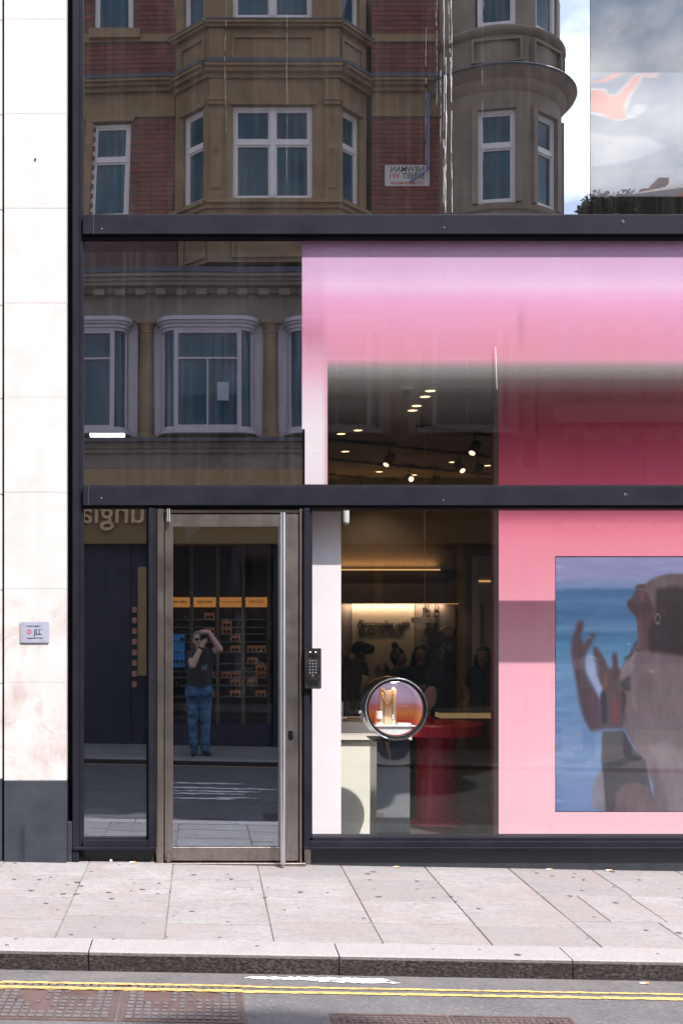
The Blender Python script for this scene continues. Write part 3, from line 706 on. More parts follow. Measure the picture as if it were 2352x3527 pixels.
# ============================================================ VINYL FILM on the shop panes
def mat_film():
    m, nt, out = newmat('gradient_vinyl'); xyz, pos = posxyz(nt)
    z = xyz['Z']; x = xyz['X']; zt = PZ(543, .02); zb = PZ(980, .02)
    t = maprange(nt, z, zt, zb, 0, 1)
    f = lambda v: (v-543)/(980-543)
    cA = ramp(nt, t, [(f(548), (.50,.25,.42)), (f(570), (.52,.29,.50)), (f(620), (.56,.33,.53)), (f(655), (.66,.40,.58)), (f(690), (.64,.27,.46)), (f(740), (.60,.22,.35)), (f(800), (.58,.19,.28)), (f(845), (.50,.22,.27))])
    cL = ramp(nt, t, [(f(548), (.40,.16,.32)), (f(600), (.46,.23,.43)), (f(700), (.42,.16,.30)), (f(760), (.40,.12,.22)), (f(850), (.62,.30,.38)), (f(900), (.66,.48,.55)), (f(970), (.68,.60,.64))])
    xl = PX(752, .02)
    leg = maprange(nt, x, xl+.015, xl-.05, 0, 1, True)
    legz = maprange(nt, z, PZ(700, .02), PZ(800, .02), .25, 1, True)
    c = mixc(nt, mathn(nt, 'MULTIPLY', leg, legz), cA, cL)
    c = mixc(nt, maprange(nt, noise(nt, 1.6, 3, .5), .35, .65, 0, .22), c, (.50,.24,.42))
    for us in (1017, 1290):
        ln_ = maprange(nt, mathn(nt, 'ABSOLUTE', mathn(nt, 'SUBTRACT', x, PX(us, .02))), .001, .004, .16, 0); c = mixc(nt, ln_, c, (.42,.20,.30))
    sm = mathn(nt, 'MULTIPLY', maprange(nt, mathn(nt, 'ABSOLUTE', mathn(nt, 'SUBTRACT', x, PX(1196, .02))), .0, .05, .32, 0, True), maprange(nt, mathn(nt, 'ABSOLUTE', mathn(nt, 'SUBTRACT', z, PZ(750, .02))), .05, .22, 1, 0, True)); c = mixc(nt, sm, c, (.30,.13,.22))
    grain = noise(nt, 320, 2, .6); c = mixc(nt, maprange(nt, grain, .3, .7, 0, .10), c, (.9,.8,.85))
    al = ramp(nt, t, [(f(826), (1,1,1)), (f(838), (.62,.62,.62)), (f(853), (.34,.34,.34)), (f(872), (.12,.12,.12)), (f(905), (.03,.03,.03)), (f(975), (0,0,0))])
    legm = N(nt, 'ShaderNodeMath', operation='LESS_THAN'); nt.links.new(mathn(nt, 'ADD', x, mathn(nt, 'MULTIPLY', noise(nt, 30, 3, .6, (0,0,1)), .006)), legm.inputs[0]); legm.inputs[1].default_value = xl+.003
    a2 = mathn(nt, 'MAXIMUM', al, legm.outputs[0])
    fade = ramp(nt, t, [(f(828), (1,1,1)), (f(846), (0,0,0))])           # below the print only a whitish dot screen is left
    c2 = mixc(nt, mathn(nt, 'MAXIMUM', fade, legm.outputs[0]), (.34,.31,.31), c)
    b = N(nt, 'ShaderNodeBsdfDiffuse'); nt.links.new(c2, b.inputs[0]); tr = N(nt, 'ShaderNodeBsdfTransparent')
    ms = N(nt, 'ShaderNodeMixShader'); nt.links.new(a2, ms.inputs[0]); nt.links.new(tr.outputs[0], ms.inputs[1]); nt.links.new(b.outputs[0], ms.inputs[2])
    nt.links.new(ms.outputs[0], out.inputs[0]); return m
y_ = .018
FILM = mat_film()
vf = MB().box(PX(693, y_), XE, y_, y_+.0015, PZ(985, y_), PZ(541, y_)).box(PX(700, y_), PX(752, y_), y_, y_+.0015, PZ(1112, y_), PZ(985, y_)-.0002).build('gradient_vinyl', FILM)
tag(vf, 'purple to pink gradient vinyl film covering the top of the shop window', 'window film'); recenter(vf, (2.2, y_, PZ(985, y_)))

# ============================================================ INTERIOR SHELL
CEIL = simple('shop_ceiling', (.62,.50,.46), .9, var=.03); WALLI = simple('shop_wall', (.24,.19,.155), .85, var=.05)
FLOORI = simple('shop_floor', (.07,.062,.058), .35, var=.1); LOB = simple('lobby_wall', (.030,.032,.045), .7)
def S(name, m, *boxes):
    mb = MB()
    for b in boxes: mb.box(*b)
    return mb.build(name, m, kind='structure')
ZC = 3.83
S('interior_floor', FLOORI, (-1.4, XE, .131, 8.2, -.15, .02))
S('interior_ceiling', CEIL, (.79, XE, .131, 8.2, ZC, ZC+.12))
S('interior_back_wall', WALLI, (.79, XE, 7.5, 7.7, 2.55, ZC-.001), (.79, XE, 7.56, 7.7, 2.08, 2.5499), (.79, XE, 7.62, 7.7, 0.0201, 2.0799))
S('interior_side_wall', WALLI, (XE, XE+.15, .0, 8.2, -.1, ZT))
S('partition_wall', LOB, (.72, .7899, .14, 8.2, .0201, fz(543)))
S('lobby_back_wall', LOB, (-1.4, .7199, 2.6, 2.7, .0201, 4.5))
S('lobby_side_wall', LOB, (-1.5, -1.4, .131, 2.7, -.1, ZT))
S('upper_floor', DARK, (-1.3999, XE-.001, .131, 8.2, fz(540)+.01, fz(492)-.01))
S('upper_back_wall', LOB, (-1.3999, XE-.001, 4.6, 4.7, fz(492), ZT))
S('upper_ceiling', DARK, (-1.5, XE+.15, .131, 8.2, 7.2, 7.4))
S('rear_wall', WALLI, (-1.5, XE+.15, 8.2, 8.3, -.15, ZT))
# lobby: ceiling tube light and stair flight glimpsed behind the left panes
o = MB().box(PX(206, 1.4), PX(286, 1.4), 1.4, 1.46, PZ(1001, 1.4), PZ(994, 1.4)).build('tube_light', emis('tube_white', (1,.97,.9), 3.0)); recenter(o, (PX(246,1.4), 1.43, PZ(1001,1.4))); tag(o, 'short white fluorescent light seen through the left upper pane', 'light')
st = thing('staircase', 'grey stair flight rising diagonally behind the left upper pane', 'stairs', (0, 1.7, .02))
a = Vector((PX(560, 1.6), 1.6, PZ(1108, 1.6))); b_ = Vector((PX(692, 1.6), 1.6, PZ(985, 1.6)))
MB().add([(a.x-.5,1.6,a.z-.50),(b_.x-.05,1.6,b_.z-.05),(b_.x-.05,1.6,b_.z+.06),(a.x-.5,1.6,a.z-.39),(a.x-.5,1.66,a.z-.50),(b_.x-.05,1.66,b_.z-.05),(b_.x-.05,1.66,b_.z+.06),(a.x-.5,1.66,a.z-.39)], [(0,1,2,3),(7,6,5,4),(0,4,5,1),(1,5,6,2),(2,6,7,3),(3,7,4,0)]).build('stringer', simple('stair_grey', (.62,.60,.70), .6), st)  # pale bars also stand in for diagonal glare on the lobby glass
MB().add([(a.x-.75,1.7,a.z-.36),(b_.x-.05,1.7,b_.z+.28),(b_.x-.05,1.7,b_.z+.33),(a.x-.75,1.7,a.z-.31),(a.x-.75,1.74,a.z-.36),(b_.x-.05,1.74,b_.z+.28),(b_.x-.05,1.74,b_.z+.33),(a.x-.75,1.74,a.z-.31)], [(0,1,2,3),(7,6,5,4),(0,4,5,1),(1,5,6,2),(2,6,7,3),(3,7,4,0)]).build('handrail', simple('stair_grey', (.62,.60,.70), .6), st)

# portal leg just inside the lower pane
yl = .165
pk = MB().box(PX(700, yl), PX(783, yl), yl, yl+.03, .03, PZ(1174, yl), .001).build('portal_panel', simple('pale_pink_board', (.80,.70,.75), .7, var=.03, scale=3), None)
recenter(pk, (PX(745, yl), yl, .03)); tag(pk, 'narrow pale pink board standing inside the window right of the door', 'panel')
o = MB().tube([(PX(794, .3), .3, PZ(1198, .3)), (PX(794, .3), .3, PZ(1150, .3))], .026, 14).ball((PX(794, .3), .3, PZ(1198, .3)), .026).build('motion_sensor', simple('white_plastic', (.6,.6,.6), .4), None, smooth=True)
recenter(o, (PX(794, .3), .3, PZ(1150, .3))); tag(o, 'white tubular sensor hanging at the top left of the lower shop window', 'sensor')

# pink display panel and screen
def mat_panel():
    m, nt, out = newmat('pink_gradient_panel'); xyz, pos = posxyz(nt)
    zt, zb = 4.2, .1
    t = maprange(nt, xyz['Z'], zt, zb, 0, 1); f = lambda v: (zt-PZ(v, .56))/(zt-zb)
    c = ramp(nt, t, [(max(0, f(850)), (.66,.045,.12)), (f(1110), (.74,.085,.17)), (f(1250), (.70,.20,.29)), (f(1500), (.74,.33,.42)), (f(1925), (.77,.43,.51))])  # the ramp's crimson top also carries the vinyl's shade in its colour
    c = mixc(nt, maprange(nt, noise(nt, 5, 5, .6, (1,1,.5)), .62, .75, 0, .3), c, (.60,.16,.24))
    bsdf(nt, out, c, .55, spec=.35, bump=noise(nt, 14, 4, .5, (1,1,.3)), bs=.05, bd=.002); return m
yp = .56
dp = thing('display_wall', 'tall coral pink gradient display wall framing a large screen', 'display panel', (3.3, yp, .02))
sx0, sx1 = PX(1274.5, yp), 4.12; sz1, sz0 = PZ(1277, yp), PZ(1866, yp); x0 = PX(1145, yp)
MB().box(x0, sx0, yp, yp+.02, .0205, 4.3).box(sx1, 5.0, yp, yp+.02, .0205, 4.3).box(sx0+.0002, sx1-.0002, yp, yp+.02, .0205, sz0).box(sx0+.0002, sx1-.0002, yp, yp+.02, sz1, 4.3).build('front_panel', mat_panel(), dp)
MB().box(x0+.001, x0+.03, yp+.0205, yp+.15, .0205, 4.3).build('side_panel', simple('grey_edge_board', (.34,.32,.33), .8, var=.04), dp)
MB().box(x0+.001, 5.0, yp+.1505, yp+.24, .0205, 4.3).build('rear_panel', simple('dark_red_board', (.30,.012,.03), .7), dp)
# picture: sea, woman in profile with raised hands, painted into colour attributes
def picture():
    W, H = 340, 410; x_0, x_1, y_0, y_1 = 495., 1830., 432., 2058.
    yy, xx = np.mgrid[0:H, 0:W]; X = x_0+(x_1-x_0)*xx/(W-1); Y = y_0+(y_1-y_0)*yy/(H-1)
    stops = [(432,(.60,.58,.76)),(560,(.56,.56,.75)),(625,(.47,.54,.72)),(645,(.26,.40,.58)),(720,(.33,.47,.66)),(800,(.27,.43,.62)),(890,(.38,.53,.70)),(930,(.27,.44,.62)),(1000,(.33,.52,.70)),(1120,(.42,.58,.75)),(1330,(.42,.55,.74)),(1560,(.42,.53,.72)),(1700,(.50,.60,.78)),(1850,(.48,.57,.76)),(2058,(.42,.53,.74))]
    img = np.stack([np.interp(Y, [s[0] for s in stops], [s[1][c] for s in stops]) for c in range(3)], -1)
    rng = np.random.RandomState(2); nn = rng.rand(H, W)
    def blur(a, s, sy=None):
        sy = s if sy is None else sy
        def k1(a, s, ax):
            r = int(3*s)+1; k = np.exp(-np.arange(-r, r+1)**2/(2*s*s)); k /= k.sum()
            return np.apply_along_axis(lambda m: np.convolve(np.pad(m, r, 'edge'), k, 'valid'), ax, a)
        return k1(k1(a, s, 1), sy, 0)
    img += (blur(nn, 14, 1.6)[..., None]-.5)*.55
    def poly(pts, col, s=1.0, op=1.0):
        nonlocal img
        ins = np.zeros((H, W), bool); n = len(pts)
        for i in range(n):
            xa, ya = pts[i]; xb, yb = pts[(i+1) % n]
            if ya == yb: continue
            c_ = ((ya > Y) != (yb > Y)) & (X < (xb-xa)*(Y-ya)/(yb-ya)+xa); ins ^= c_
        mk = blur(ins.astype(float), s)[..., None]*op; img = img*(1-mk)+np.array(col)*mk
    T = lambda pts: [(477.6+.5296*a, 404.1+.5296*b) for a, b in pts]
    poly([(830,1780),(862,1860),(858,2060),(760,2035),(768,1880)], (.56,.50,.55), .9, .85)
    poly(T([(1180,1060),(1100,1160),(1040,1260),(920,1400),(880,1500),(900,1700),(960,1900),(990,2140),(1150,2400),(1380,2800),(1400,3130),(2560,3130),(2560,1150),(1500,1100)]), (.45,.385,.42), 1.2)
    poly([(835,1545),(990,1540),(1060,1650),(1150,1730),(1225,2060),(860,2060),(845,1850),(828,1740)], (.29,.27,.31), 1)
    poly([(925,2060),(935,1950),(990,1890),(1080,1870),(1180,1900),(1260,2060)], (.42,.34,.375), 1.1)
    poly([(1180,1640),(1300,1600),(1420,1700),(1500,2060),(1330,2060),(1290,1900)], (.52,.455,.495), 2, .8)
    # neck, face, head
    poly(T([(1110,740),(1145,790),(1160,850),(1165,950),(1178,1060),(1160,1200),(1400,1220),(1420,600),(1200,560)]), (.36,.265,.29), .9)
    poly(T([(1275,378),(1190,380),(1140,396),(1131,415),(1140,438),(1152,455),(1128,470),(1108,482),(1096,500),(1118,515),(1092,524),(1086,545),(1040,572),(1016,600),(1020,640),(1060,700),(1110,742),(1250,760),(1400,700),(1400,380)]), (.32,.245,.275), .7)
    poly(T([(1260,380),(1340,332),(1450,284),(1568,256),(1900,250),(2200,420),(2250,1250),(1700,1220),(1400,700),(1340,560),(1290,450)]), (.40,.345,.365), 1.1)  # crown kept paler, a window reflection put into the picture's colour
    poly(T([(1420,440),(1700,400),(2220,560),(2260,1300),(1330,1190),(1300,1000),(1330,880),(1400,800),(1425,650)]), (.185,.165,.185), 2.6, .9)
    poly(T([(1440,640),(1560,640),(1560,740),(1490,760)]), (.33,.24,.26), 2, .7)
    poly(T([(1190,480),(1255,470),(1260,590),(1215,590)]), (.46,.27,.31), 1.2, .7)
    poly(T([(1180,425),(1260,440),(1340,470),(1340,490),(1250,465),(1180,440)]), (.52,.45,.48), .8, .5)
    poly(T([(1120,1080),(1160,1060),(1170,1080),(1140,1150),(1180,1180),(1060,1270),(975,1300),(985,1265),(1050,1230)]), (.25,.20,.24), .8, .7)
    poly(T([(1170,800),(1210,800),(1240,1180),(1170,1160)]), (.42,.32,.33), 1.6, .7)
    poly(T([(925,1400),(1150,1200),(1300,1190),(1180,1330),(1080,1450),(905,1540)]), (.50,.44,.50), 1.4, .9)
    poly(T([(1150,1200),(1330,1190),(1420,1260),(1260,1340),(1120,1500),(1060,1500)]), (.43,.37,.41), 1.4, .9)
    poly(T([(1130,1190),(1160,1200),(960,1440),(925,1430)]), (.60,.54,.60), .8, .35)
    poly(T([(905,1570),(1065,1480),(1070,1670),(960,1680)]), (.255,.25,.29), 1.2)
    poly(T([(1200,1500),(1300,1440),(1400,1440),(1390,1640),(1290,1800),(1220,1800)]), (.42,.35,.37), 2.4, .7)
    poly(T([(1300,1430),(1360,1405),(1395,1440),(1385,1460),(1345,1430)]), (.68,.63,.68), .8, .7)
    poly(T([(950,1680),(1568,1660),(2400,1680),(2400,1740),(1560,1760),(1000,1760)]), (.43,.41,.41), 2, .6)
    poly(T([(430,1250),(530,1230),(600,1400),(690,1640),(640,1760),(540,1590),(440,1400)]), (.60,.64,.80), 2.2)
    poly(T([(330,830),(400,815),(425,860),(400,940),(375,1010),(425,1110),(500,1000),(540,965),(585,965),(570,1020),(510,1130),(450,1220),(425,1330),(445,1450),(520,1570),(600,1700),(650,1790),(670,2140),(520,2160),(440,2040),(395,1940),(345,1760),(312,1560),(272,1360),(240,1180),(262,1010),(310,920)]), (.335,.26,.31), 2.4)
    poly(T([(545,1120),(605,1140),(690,1250),(750,1370),(795,1405),(820,1370),(808,1235),(845,1200),(880,1230),(895,1370),(930,1430),(905,1560),(925,1650),(990,1700),(1002,1800),(970,2130),(650,2130),(640,1800),(688,1640),(640,1560),(600,1470),(590,1350),(560,1240)]), (.34,.28,.31), 2.0)
    poly(T([(280,1280),(330,1270),(420,1300),(440,1400),(400,1410),(290,1410),(265,1330)]), (.42,.36,.41), 1.4, .7)
    poly(T([(690,1460),(745,1460),(752,1640),(692,1640)]), (.46,.31,.27), 1.2)
    poly(T([(655,1700),(700,1650),(745,1800),(745,2060),(665,2060)]), (.225,.215,.27), 1.5)
    poly(T([(815,1760),(878,1768),(912,2040),(820,2060)]), (.45,.25,.275), 1.6)
    poly(T([(940,1660),(985,1700),(1000,1800),(960,1920),(950,1900),(980,1790)]), (.22,.20,.24), 1.0)
    hx_, hy_ = T([(1442, 797)])[0]
    ringd = np.abs(np.hypot((X-hx_)/18, (Y-hy_)/31)-1); img = np.where((ringd < .15)[..., None], np.array((.56,.52,.55)), img)
    fold = blur(rng.rand(H, W), 3, 9)-.5; fold2 = blur(rng.rand(H, W), 10, 14)-.5
    warm = ((img[..., 0] > img[..., 2]*.82)).astype(float); warm = blur(warm, 2.0)[..., None]
    img = img*(1+(fold*2.6+fold2*5.0)[..., None]*warm*.55)
    img = blur(img[..., 0], .8)[..., None]*np.array((1,0,0))+blur(img[..., 1], .8)[..., None]*np.array((0,1,0))+blur(img[..., 2], .8)[..., None]*np.array((0,0,1))
    img = img*.90+.035
    img += (rng.rand(H, W)[..., None]-.5)*.035
    return np.clip(img, 0, 1)
def picture_mesh(name, img, x0, x1, y, z0, z1, mat, parent):
    H, W, _ = img.shape; xs = np.linspace(x0, x1, W); zs = np.linspace(z1, z0, H)
    off = Vector((0,0,0)); q = parent
    while q is not None: off += q.location; q = q.parent
    XX, ZZ = np.meshgrid(xs, zs); co = np.stack([XX-off.x, np.full_like(XX, y-off.y), ZZ-off.z], -1).reshape(-1, 3)
    idx = np.arange(H*W).reshape(H, W); fs = np.stack([idx[1:, :-1], idx[1:, 1:], idx[:-1, 1:], idx[:-1, :-1]], -1).reshape(-1, 4)
    me = bpy.data.meshes.new(name); me.from_pydata(co.tolist(), [], fs.tolist()); me.materials.append(mat)
    ca = me.color_attributes.new('print', 'FLOAT_COLOR', 'POINT')
    lin = np.where(img <= .04045, img/12.92, ((img+.055)/1.055)**2.4); ca.data.foreach_set('color', np.concatenate([lin, np.ones((H, W, 1))], -1).astype(np.float32).ravel())
    o = bpy.data.objects.new(name, me); COL.objects.link(o); o.parent = parent; return o
def mat_print(name, emit, diff):
    m, nt, out = newmat(name); at = N(nt, 'ShaderNodeAttribute', attribute_name='print')
    b = bsdf(nt, out, mixc(nt, 1.0, at.outputs['Color'], (diff, diff, diff), 'MULTIPLY'), .35, spec=.3, emit=at.outputs['Color'], es=emit); return m
scr = MB().box(sx0+.004, sx1-.004, yp+.008, yp+.05, sz0+.004, sz1-.004).build('screen', simple('black_bezel', (.01,.01,.012), .4), dp, label='large portrait screen showing a woman in profile by the sea')
picture_mesh('screen_picture', picture(), sx0+.007, sx0+.007+(sx1-sx0-.014), yp+.0065, sz0+.007, sz1-.007, mat_print('screen_glow', .50, .12), scr)

# upper poster behind the right pane of the upper floor
def poster():
    W, H = 150, 220; yy, xx = np.mgrid[0:H, 0:W]; X = xx/(W-1)*1.0; Y = yy/(H-1)
    X = 420+X*1400; Y = 765+Y*1325
    img = np.zeros((H, W, 3))+np.array((.42,.42,.50))
    def poly(pts, col, s=1.0, op=1.0):
        nonlocal img
        ins = np.zeros((H, W), bool); n = len(pts)
        for i in range(n):
            xa, ya = pts[i]; xb, yb = pts[(i+1) % n]
            if ya == yb: continue
            ins ^= ((ya > Y) != (yb > Y)) & (X < (xb-xa)*(Y-ya)/(yb-ya)+xa)
        a = ins.astype(float)
        for _ in range(int(s*3)):
            p_ = np.pad(a, 1, 'edge'); a = (p_[1:-1, 1:-1]*2+p_[:-2, 1:-1]+p_[2:, 1:-1]+p_[1:-1, :-2]+p_[1:-1, 2:])/6
        mk = a[..., None]*op; img = img*(1-mk)+np.array(col)*mk
    poly([(420,1250),(430,1400),(560,1450),(760,1440),(900,1560),(700,1700),(420,1780)], (.72,.69,.72), 4, .9)
    poly([(1140,930),(1400,850),(1820,700),(1820,1500),(1500,1420),(1230,1250)], (.60,.56,.60), 5, .8)
    poly([(420,930),(520,940),(530,1000),(580,1000),(700,780),(760,770),(740,860),(680,1000),(660,1100),(650,1200),(720,1240),(600,1290),(500,1240),(415,1210)], (.88,.85,.88), 1.6)
    poly([(420,950),(500,960),(530,1010),(600,1005),(700,800),(740,790),(700,930),(660,1010),(630,1120),(640,1260),(560,1270),(470,1190),(420,1180)], (.98,.40,.10), 1)
    poly([(420,870),(520,870),(600,800),(640,770),(560,780),(480,850),(420,860)], (.98,.40,.12), 1)
    poly([(750,770),(860,770),(830,825),(760,825)], (.90,.62,.55), 1)
    poly([(700,1100),(780,1110),(760,1190),(700,1240),(650,1200)], (.90,.86,.88), 2, .8)
    poly([(420,1800),(900,1800),(1300,1700),(1820,1500),(1820,2100),(420,2100)], (.66,.60,.60), 5, .5)
    poly([(960,2100),(1090,1960),(1260,1930),(1400,1960),(1820,1900),(1820,2100)], (.85,.30,.20), 3, .9)
    return np.clip(img, 0, 1)
yq = .06; q0, q1 = PX(1356, yq), XE-.05
ps = thing('window_poster', 'pale poster with orange swirl behind the upper right pane', 'poster', ((q0+q1)/2, yq, PZ(450, yq)))
picture_mesh('print', poster(), q0, q0+1.6, yq, PZ(450, yq), PZ(165, yq), mat_print('poster_print', 0.0, .42), ps)
MB().box(q0, q0+1.6, yq+.001, yq+.012, PZ(450, yq), PZ(165, yq)).build('board', simple('poster_back', (.3,.3,.3), .8), ps)

# ============================================================ round display case
DY = -.25                       # the case stands close behind the glass
case_c = Vector((PX(910, .30), .30, PZ(1628.5, .30))); Rr = .2270
dc = thing('display_case', 'round chrome jewellery display case with glowing sunset backdrop on a mirrored pillar', 'display case', (case_c.x, .47, 0.85))
MB().lathe([(Rr-.012, .30), (Rr-.004, .297), (Rr, .305), (Rr+.0, .66), (Rr-.01, .665), (.0001, .665)], (case_c.x, 0, case_c.z), 'y', 72).build('drum', CHROME, dc, smooth=True)
MB().lathe([(Rr-.013, .299), (Rr-.013, .310), (Rr-.028, .310), (Rr-.030, .330)], (case_c.x, 0, case_c.z), 'y', 72).build('rim', simple('dark_rim', (.02,.018,.018), .3), dc, smooth=True)
MB().lathe([(Rr-.0115, .2985), (Rr+.0005, .300)], (case_c.x, 0, case_c.z), 'y', 72).build('front_ring', simple('satin_ring', (.42,.43,.46), .25, 1, bs=0), dc, smooth=True)
def mat_sunset():
    m, nt, out = newmat('sunset_backdrop'); xyz, _ = posxyz(nt)
    t = maprange(nt, xyz['Z'], case_c.z+.22, case_c.z-.16, 0, 1)
    c = ramp(nt, t, [(0, (.36,.31,.48)), (.40, (.48,.40,.55)), (.50, (.50,.34,.44)), (.56, (.52,.20,.22)), (.72, (.66,.27,.06)), (.86, (.60,.11,.05)), (1, (.42,.03,.06))])
    bsdf(nt, out, c, .6, emit=c, es=.13); return m
SUNS = mat_sunset()
MB().lathe([(.0001, .60), (Rr-.03, .60), (Rr-.031, .332)], (case_c.x, 0, case_c.z), 'y', 64).build('backdrop', SUNS, dc)
zs = case_c.z-.124
WSH = simple('white_gloss_shelf', (.80,.79,.80), .3, var=.02)
hw = math.sqrt((Rr-.034)**2-.126**2)
MB().box(case_c.x-hw, case_c.x+hw, .333, .598, zs-.006, zs, .001).build('shelf', WSH, dc)
seg = [(case_c.x+(Rr-.035)*math.cos(t), case_c.z+(Rr-.035)*math.sin(t)) for t in np.linspace(PI+math.asin(.130/(Rr-.035)), 2*PI-math.asin(.130/(Rr-.035)), 24)]
MB().prism(seg, .345, .350).build('shelf_front', WSH, dc)
MB().lathe([(.0001, .312), (Rr-.028, .312)], (case_c.x, 0, case_c.z), 'y', 48).build('glass_cover', G_CLEAR, dc)
MB().lathe([(.0001, 0), (.02, 0), (.02, .004)], (case_c.x, .42, case_c.z+.185), 'z', 12).build('lamp', emis('case_lamp', (1,.9,.8), 8), dc)
L = bpy.data.lights.new('case_light', 'POINT'); L.energy = .28; L.color = (1,.92,.85); L.shadow_soft_size = .02; lo = bpy.data.objects.new('case_light', L); COL.objects.link(lo); lo.location = (case_c.x+.02, .40+DY, case_c.z+.165)
# mirrored pillar
yp1 = .33; a_, b2 = PX(865, yp1), PX(941, yp1)
pr = thing('pillar', 'mirror polished steel pillar carrying the round display case', 'pedestal', ((a_+b2)/2, .49, .02))
mm = MB(); n = 14; H0, H1 = PZ(1878, yp1), PZ(1703, yp1)
vs = []; fs = []
for j in range(n+1):
    for i in range(n+1):
        s_ = i/n; t = j/n; x = a_+(b2-a_)*s_; z = H0+(H1-H0)*t
        vs.append((x, yp1+.0018*(2*s_-1)**2+.0016*math.sin(t*7)*(t > .45)*(1-(2*s_-1)**2), z))
for j in range(n):
    for i in range(n): q = j*(n+1)+i; fs.append((q, q+1, q+n+2, q+n+1))
mm.add(vs, fs); o = mm.build('front_mirror', simple('mirror_steel', (.62,.63,.66), .03, 1, var=.01, bs=0, rvar=.0), pr, fix=False)
for p_ in o.data.polygons: p_.use_smooth = True
MB().box(a_, b2, yp1+.006, .66, .02, H1).build('core', simple('satin_grey_side', (.36,.35,.36), .35, .6), pr)
MB().box(a_-.001, b2+.001, yp1-.003, .662, .02, H0-.001).build('plinth', simple('dark_mirror', (.06,.07,.085), .12, .7), pr)
MB().box(a_-.028, b2+.002, yp1+.01, .655, H1+.001, H1+.012).build('cap', simple('black_cap', (.02,.02,.022), .3), pr)

# jewellery
GOLD = simple('gold', (.85,.52,.16), .2, 1, var=.05, bs=0); PEACH = simple('peach_bust', (.74,.47,.30), .6, var=.03, bs=0)
bx_, by_ = PX(891, .45), .45; ztop = zs + .222
bust = thing('necklace_bust', 'tall peach jewellery bust inside the round display case', 'display stand', (bx_, by_, zs))
outl = [(-.056, 0), (.056, 0), (.060, .17), (.058, .205), (.046, .216), (.030, .214), (.022, .203), (0, .196), (-.022, .203), (-.030, .214), (-.046, .216), (-.058, .205), (-.060, .17)]
MB().prism([(bx_+p[0], zs+.001+p[1]*1.26) for p in outl], by_-.004, by_+.05).build('stand', PEACH, bust)
MB().ball((bx_, by_-.004, zs+.256), .036, 14, sc3=(1, .6, .85)).build('neck', PEACH, bust, smooth=True)
def chain(name, label, w, drop, r, link, ztop_=.250):
    mb = MB(); n = int(70*.004/link) if link else 30
    pts = [Vector((bx_+w*math.sin(t), by_-.008-.002*math.cos(t), zs+ztop_-drop*(1-abs(math.sin(t))**1.6) if abs(t) < PI/2 else 0)) for t in [(-.5+i/30)*PI for i in range(31)]]
    if not link: mb.tube(pts, r, 5)
    else:
        for i, p in enumerate(pts):
            if i == 0 or i == 30: continue
            d = (pts[i+1]-pts[i-1]).normalized(); s2 = d.cross(Vector((0,1,0)))
            mb.tube([p + d*link*1.15*math.cos(a) + s2*link*.8*math.sin(a) for a in [2*PI*q/8 for q in range(8)]], r, 4, closed=True)
    o = mb.build(name, GOLD, None, smooth=True); recenter(o, (bx_, by_-.01, zs+ztop_-drop)); tag(o, label, 'necklace'); return o
chain('necklace', 'thick gold chain link necklace on the peach bust', .044, .125, .0022, .006)
chain('necklace', 'fine gold pendant necklace hanging inside the thick chain', .03, .085, .0008, 0, .235)
chain('necklace', 'short plain gold collar round the neck of the bust', .032, .030, .0012, 0, .258)
cn = thing('bracelet_cone', 'white bracelet cone at the left of the round display case', 'display stand', (PX(870, .40), .40, zs))
MB().lathe([(.028, 0), (.023, .100), (.0001, .101)], (PX(870, .40), .40, zs+.001), 'z', 24).build('cone', WSH, cn, smooth=True)
def band(x, y, z, r, rr2, label, cat):
    mb = MB(); n = 16
    for i in range(n):
        t = 2*PI*i/n; p = Vector((x+r*math.cos(t), y+r*math.sin(t), z)); tt = Vector((-math.sin(t), math.cos(t), 0))
        mb.tube([p + tt*rr2*2.2*math.cos(a) + Vector((0,0,1))*rr2*1.6*math.sin(a) for a in [2*PI*q/6 for q in range(6)]], rr2*.55, 4, closed=True)
    o = mb.build(cat, GOLD, None); recenter(o, (x, y, z)); tag(o, label, cat)
band(PX(870, .40), .40, zs+.042, .0265, .0032, 'upper gold link bracelet round the white cone', 'bracelet')
band(PX(870, .40), .40, zs+.028, .0275, .0030, 'lower gold link bracelet round the white cone', 'bracelet')
o = MB().lathe([(.0085, 0), (.007, .078), (.0001, .079)], (PX(902, .38), .38, zs+.001), 'z', 16).build('ring_cone', WSH, None, smooth=True); recenter(o, (PX(902,.38), .38, zs)); tag(o, 'slim white ring cone in front of the peach bust', 'display stand')
band(PX(902, .38), .38, zs+.040, .0092, .0018, 'gold ring slipped on the slim white cone', 'ring')
ex = PX(928, .44)
o = MB().box(ex-.052, ex+.052, .41, .47, zs+.0008, zs+.014, .002).build('jewellery_block', WSH, None); recenter(o, (ex, .44, zs)); tag(o, 'low white block under the gold earring frame', 'display block')
er = thing('earring_stand', 'square gold wire earring stand at the right of the display case', 'display stand', (ex-.008, .44, zs+.014))
xa, xb = ex-.048, ex+.032
MB().tube([(xa, .44, zs+.0145), (xa, .44, zs+.140)], .0013, 6).tube([(xb, .44, zs+.0145), (xb, .44, zs+.140)], .0013, 6).tube([(xa+(xb-xa)*t, .44, zs+.140-.004*abs(math.sin(t*3*PI))) for t in [i/30 for i in range(31)]], .0015, 6).build('frame', GOLD, er)
for t, r in ((.25, .006), (.5, .010), (.72, .010)):
    cx = xa+(xb-xa)*t
    o = MB().tube([(cx+r*math.cos(a), .437, zs+.130-r+r*math.sin(a)) for a in [2*PI*q/14 for q in range(11)]], .0011, 5).build('earring', GOLD, None); recenter(o, (cx, .437, zs+.130)); tag(o, {.25:'small gold stud earring at the left of the wire stand', .5:'middle gold hoop earring on the wire stand', .72:'right hand gold hoop earring on the wire stand'}[t], 'earring', 'earrings on the gold wire stand')

DY = 0.0
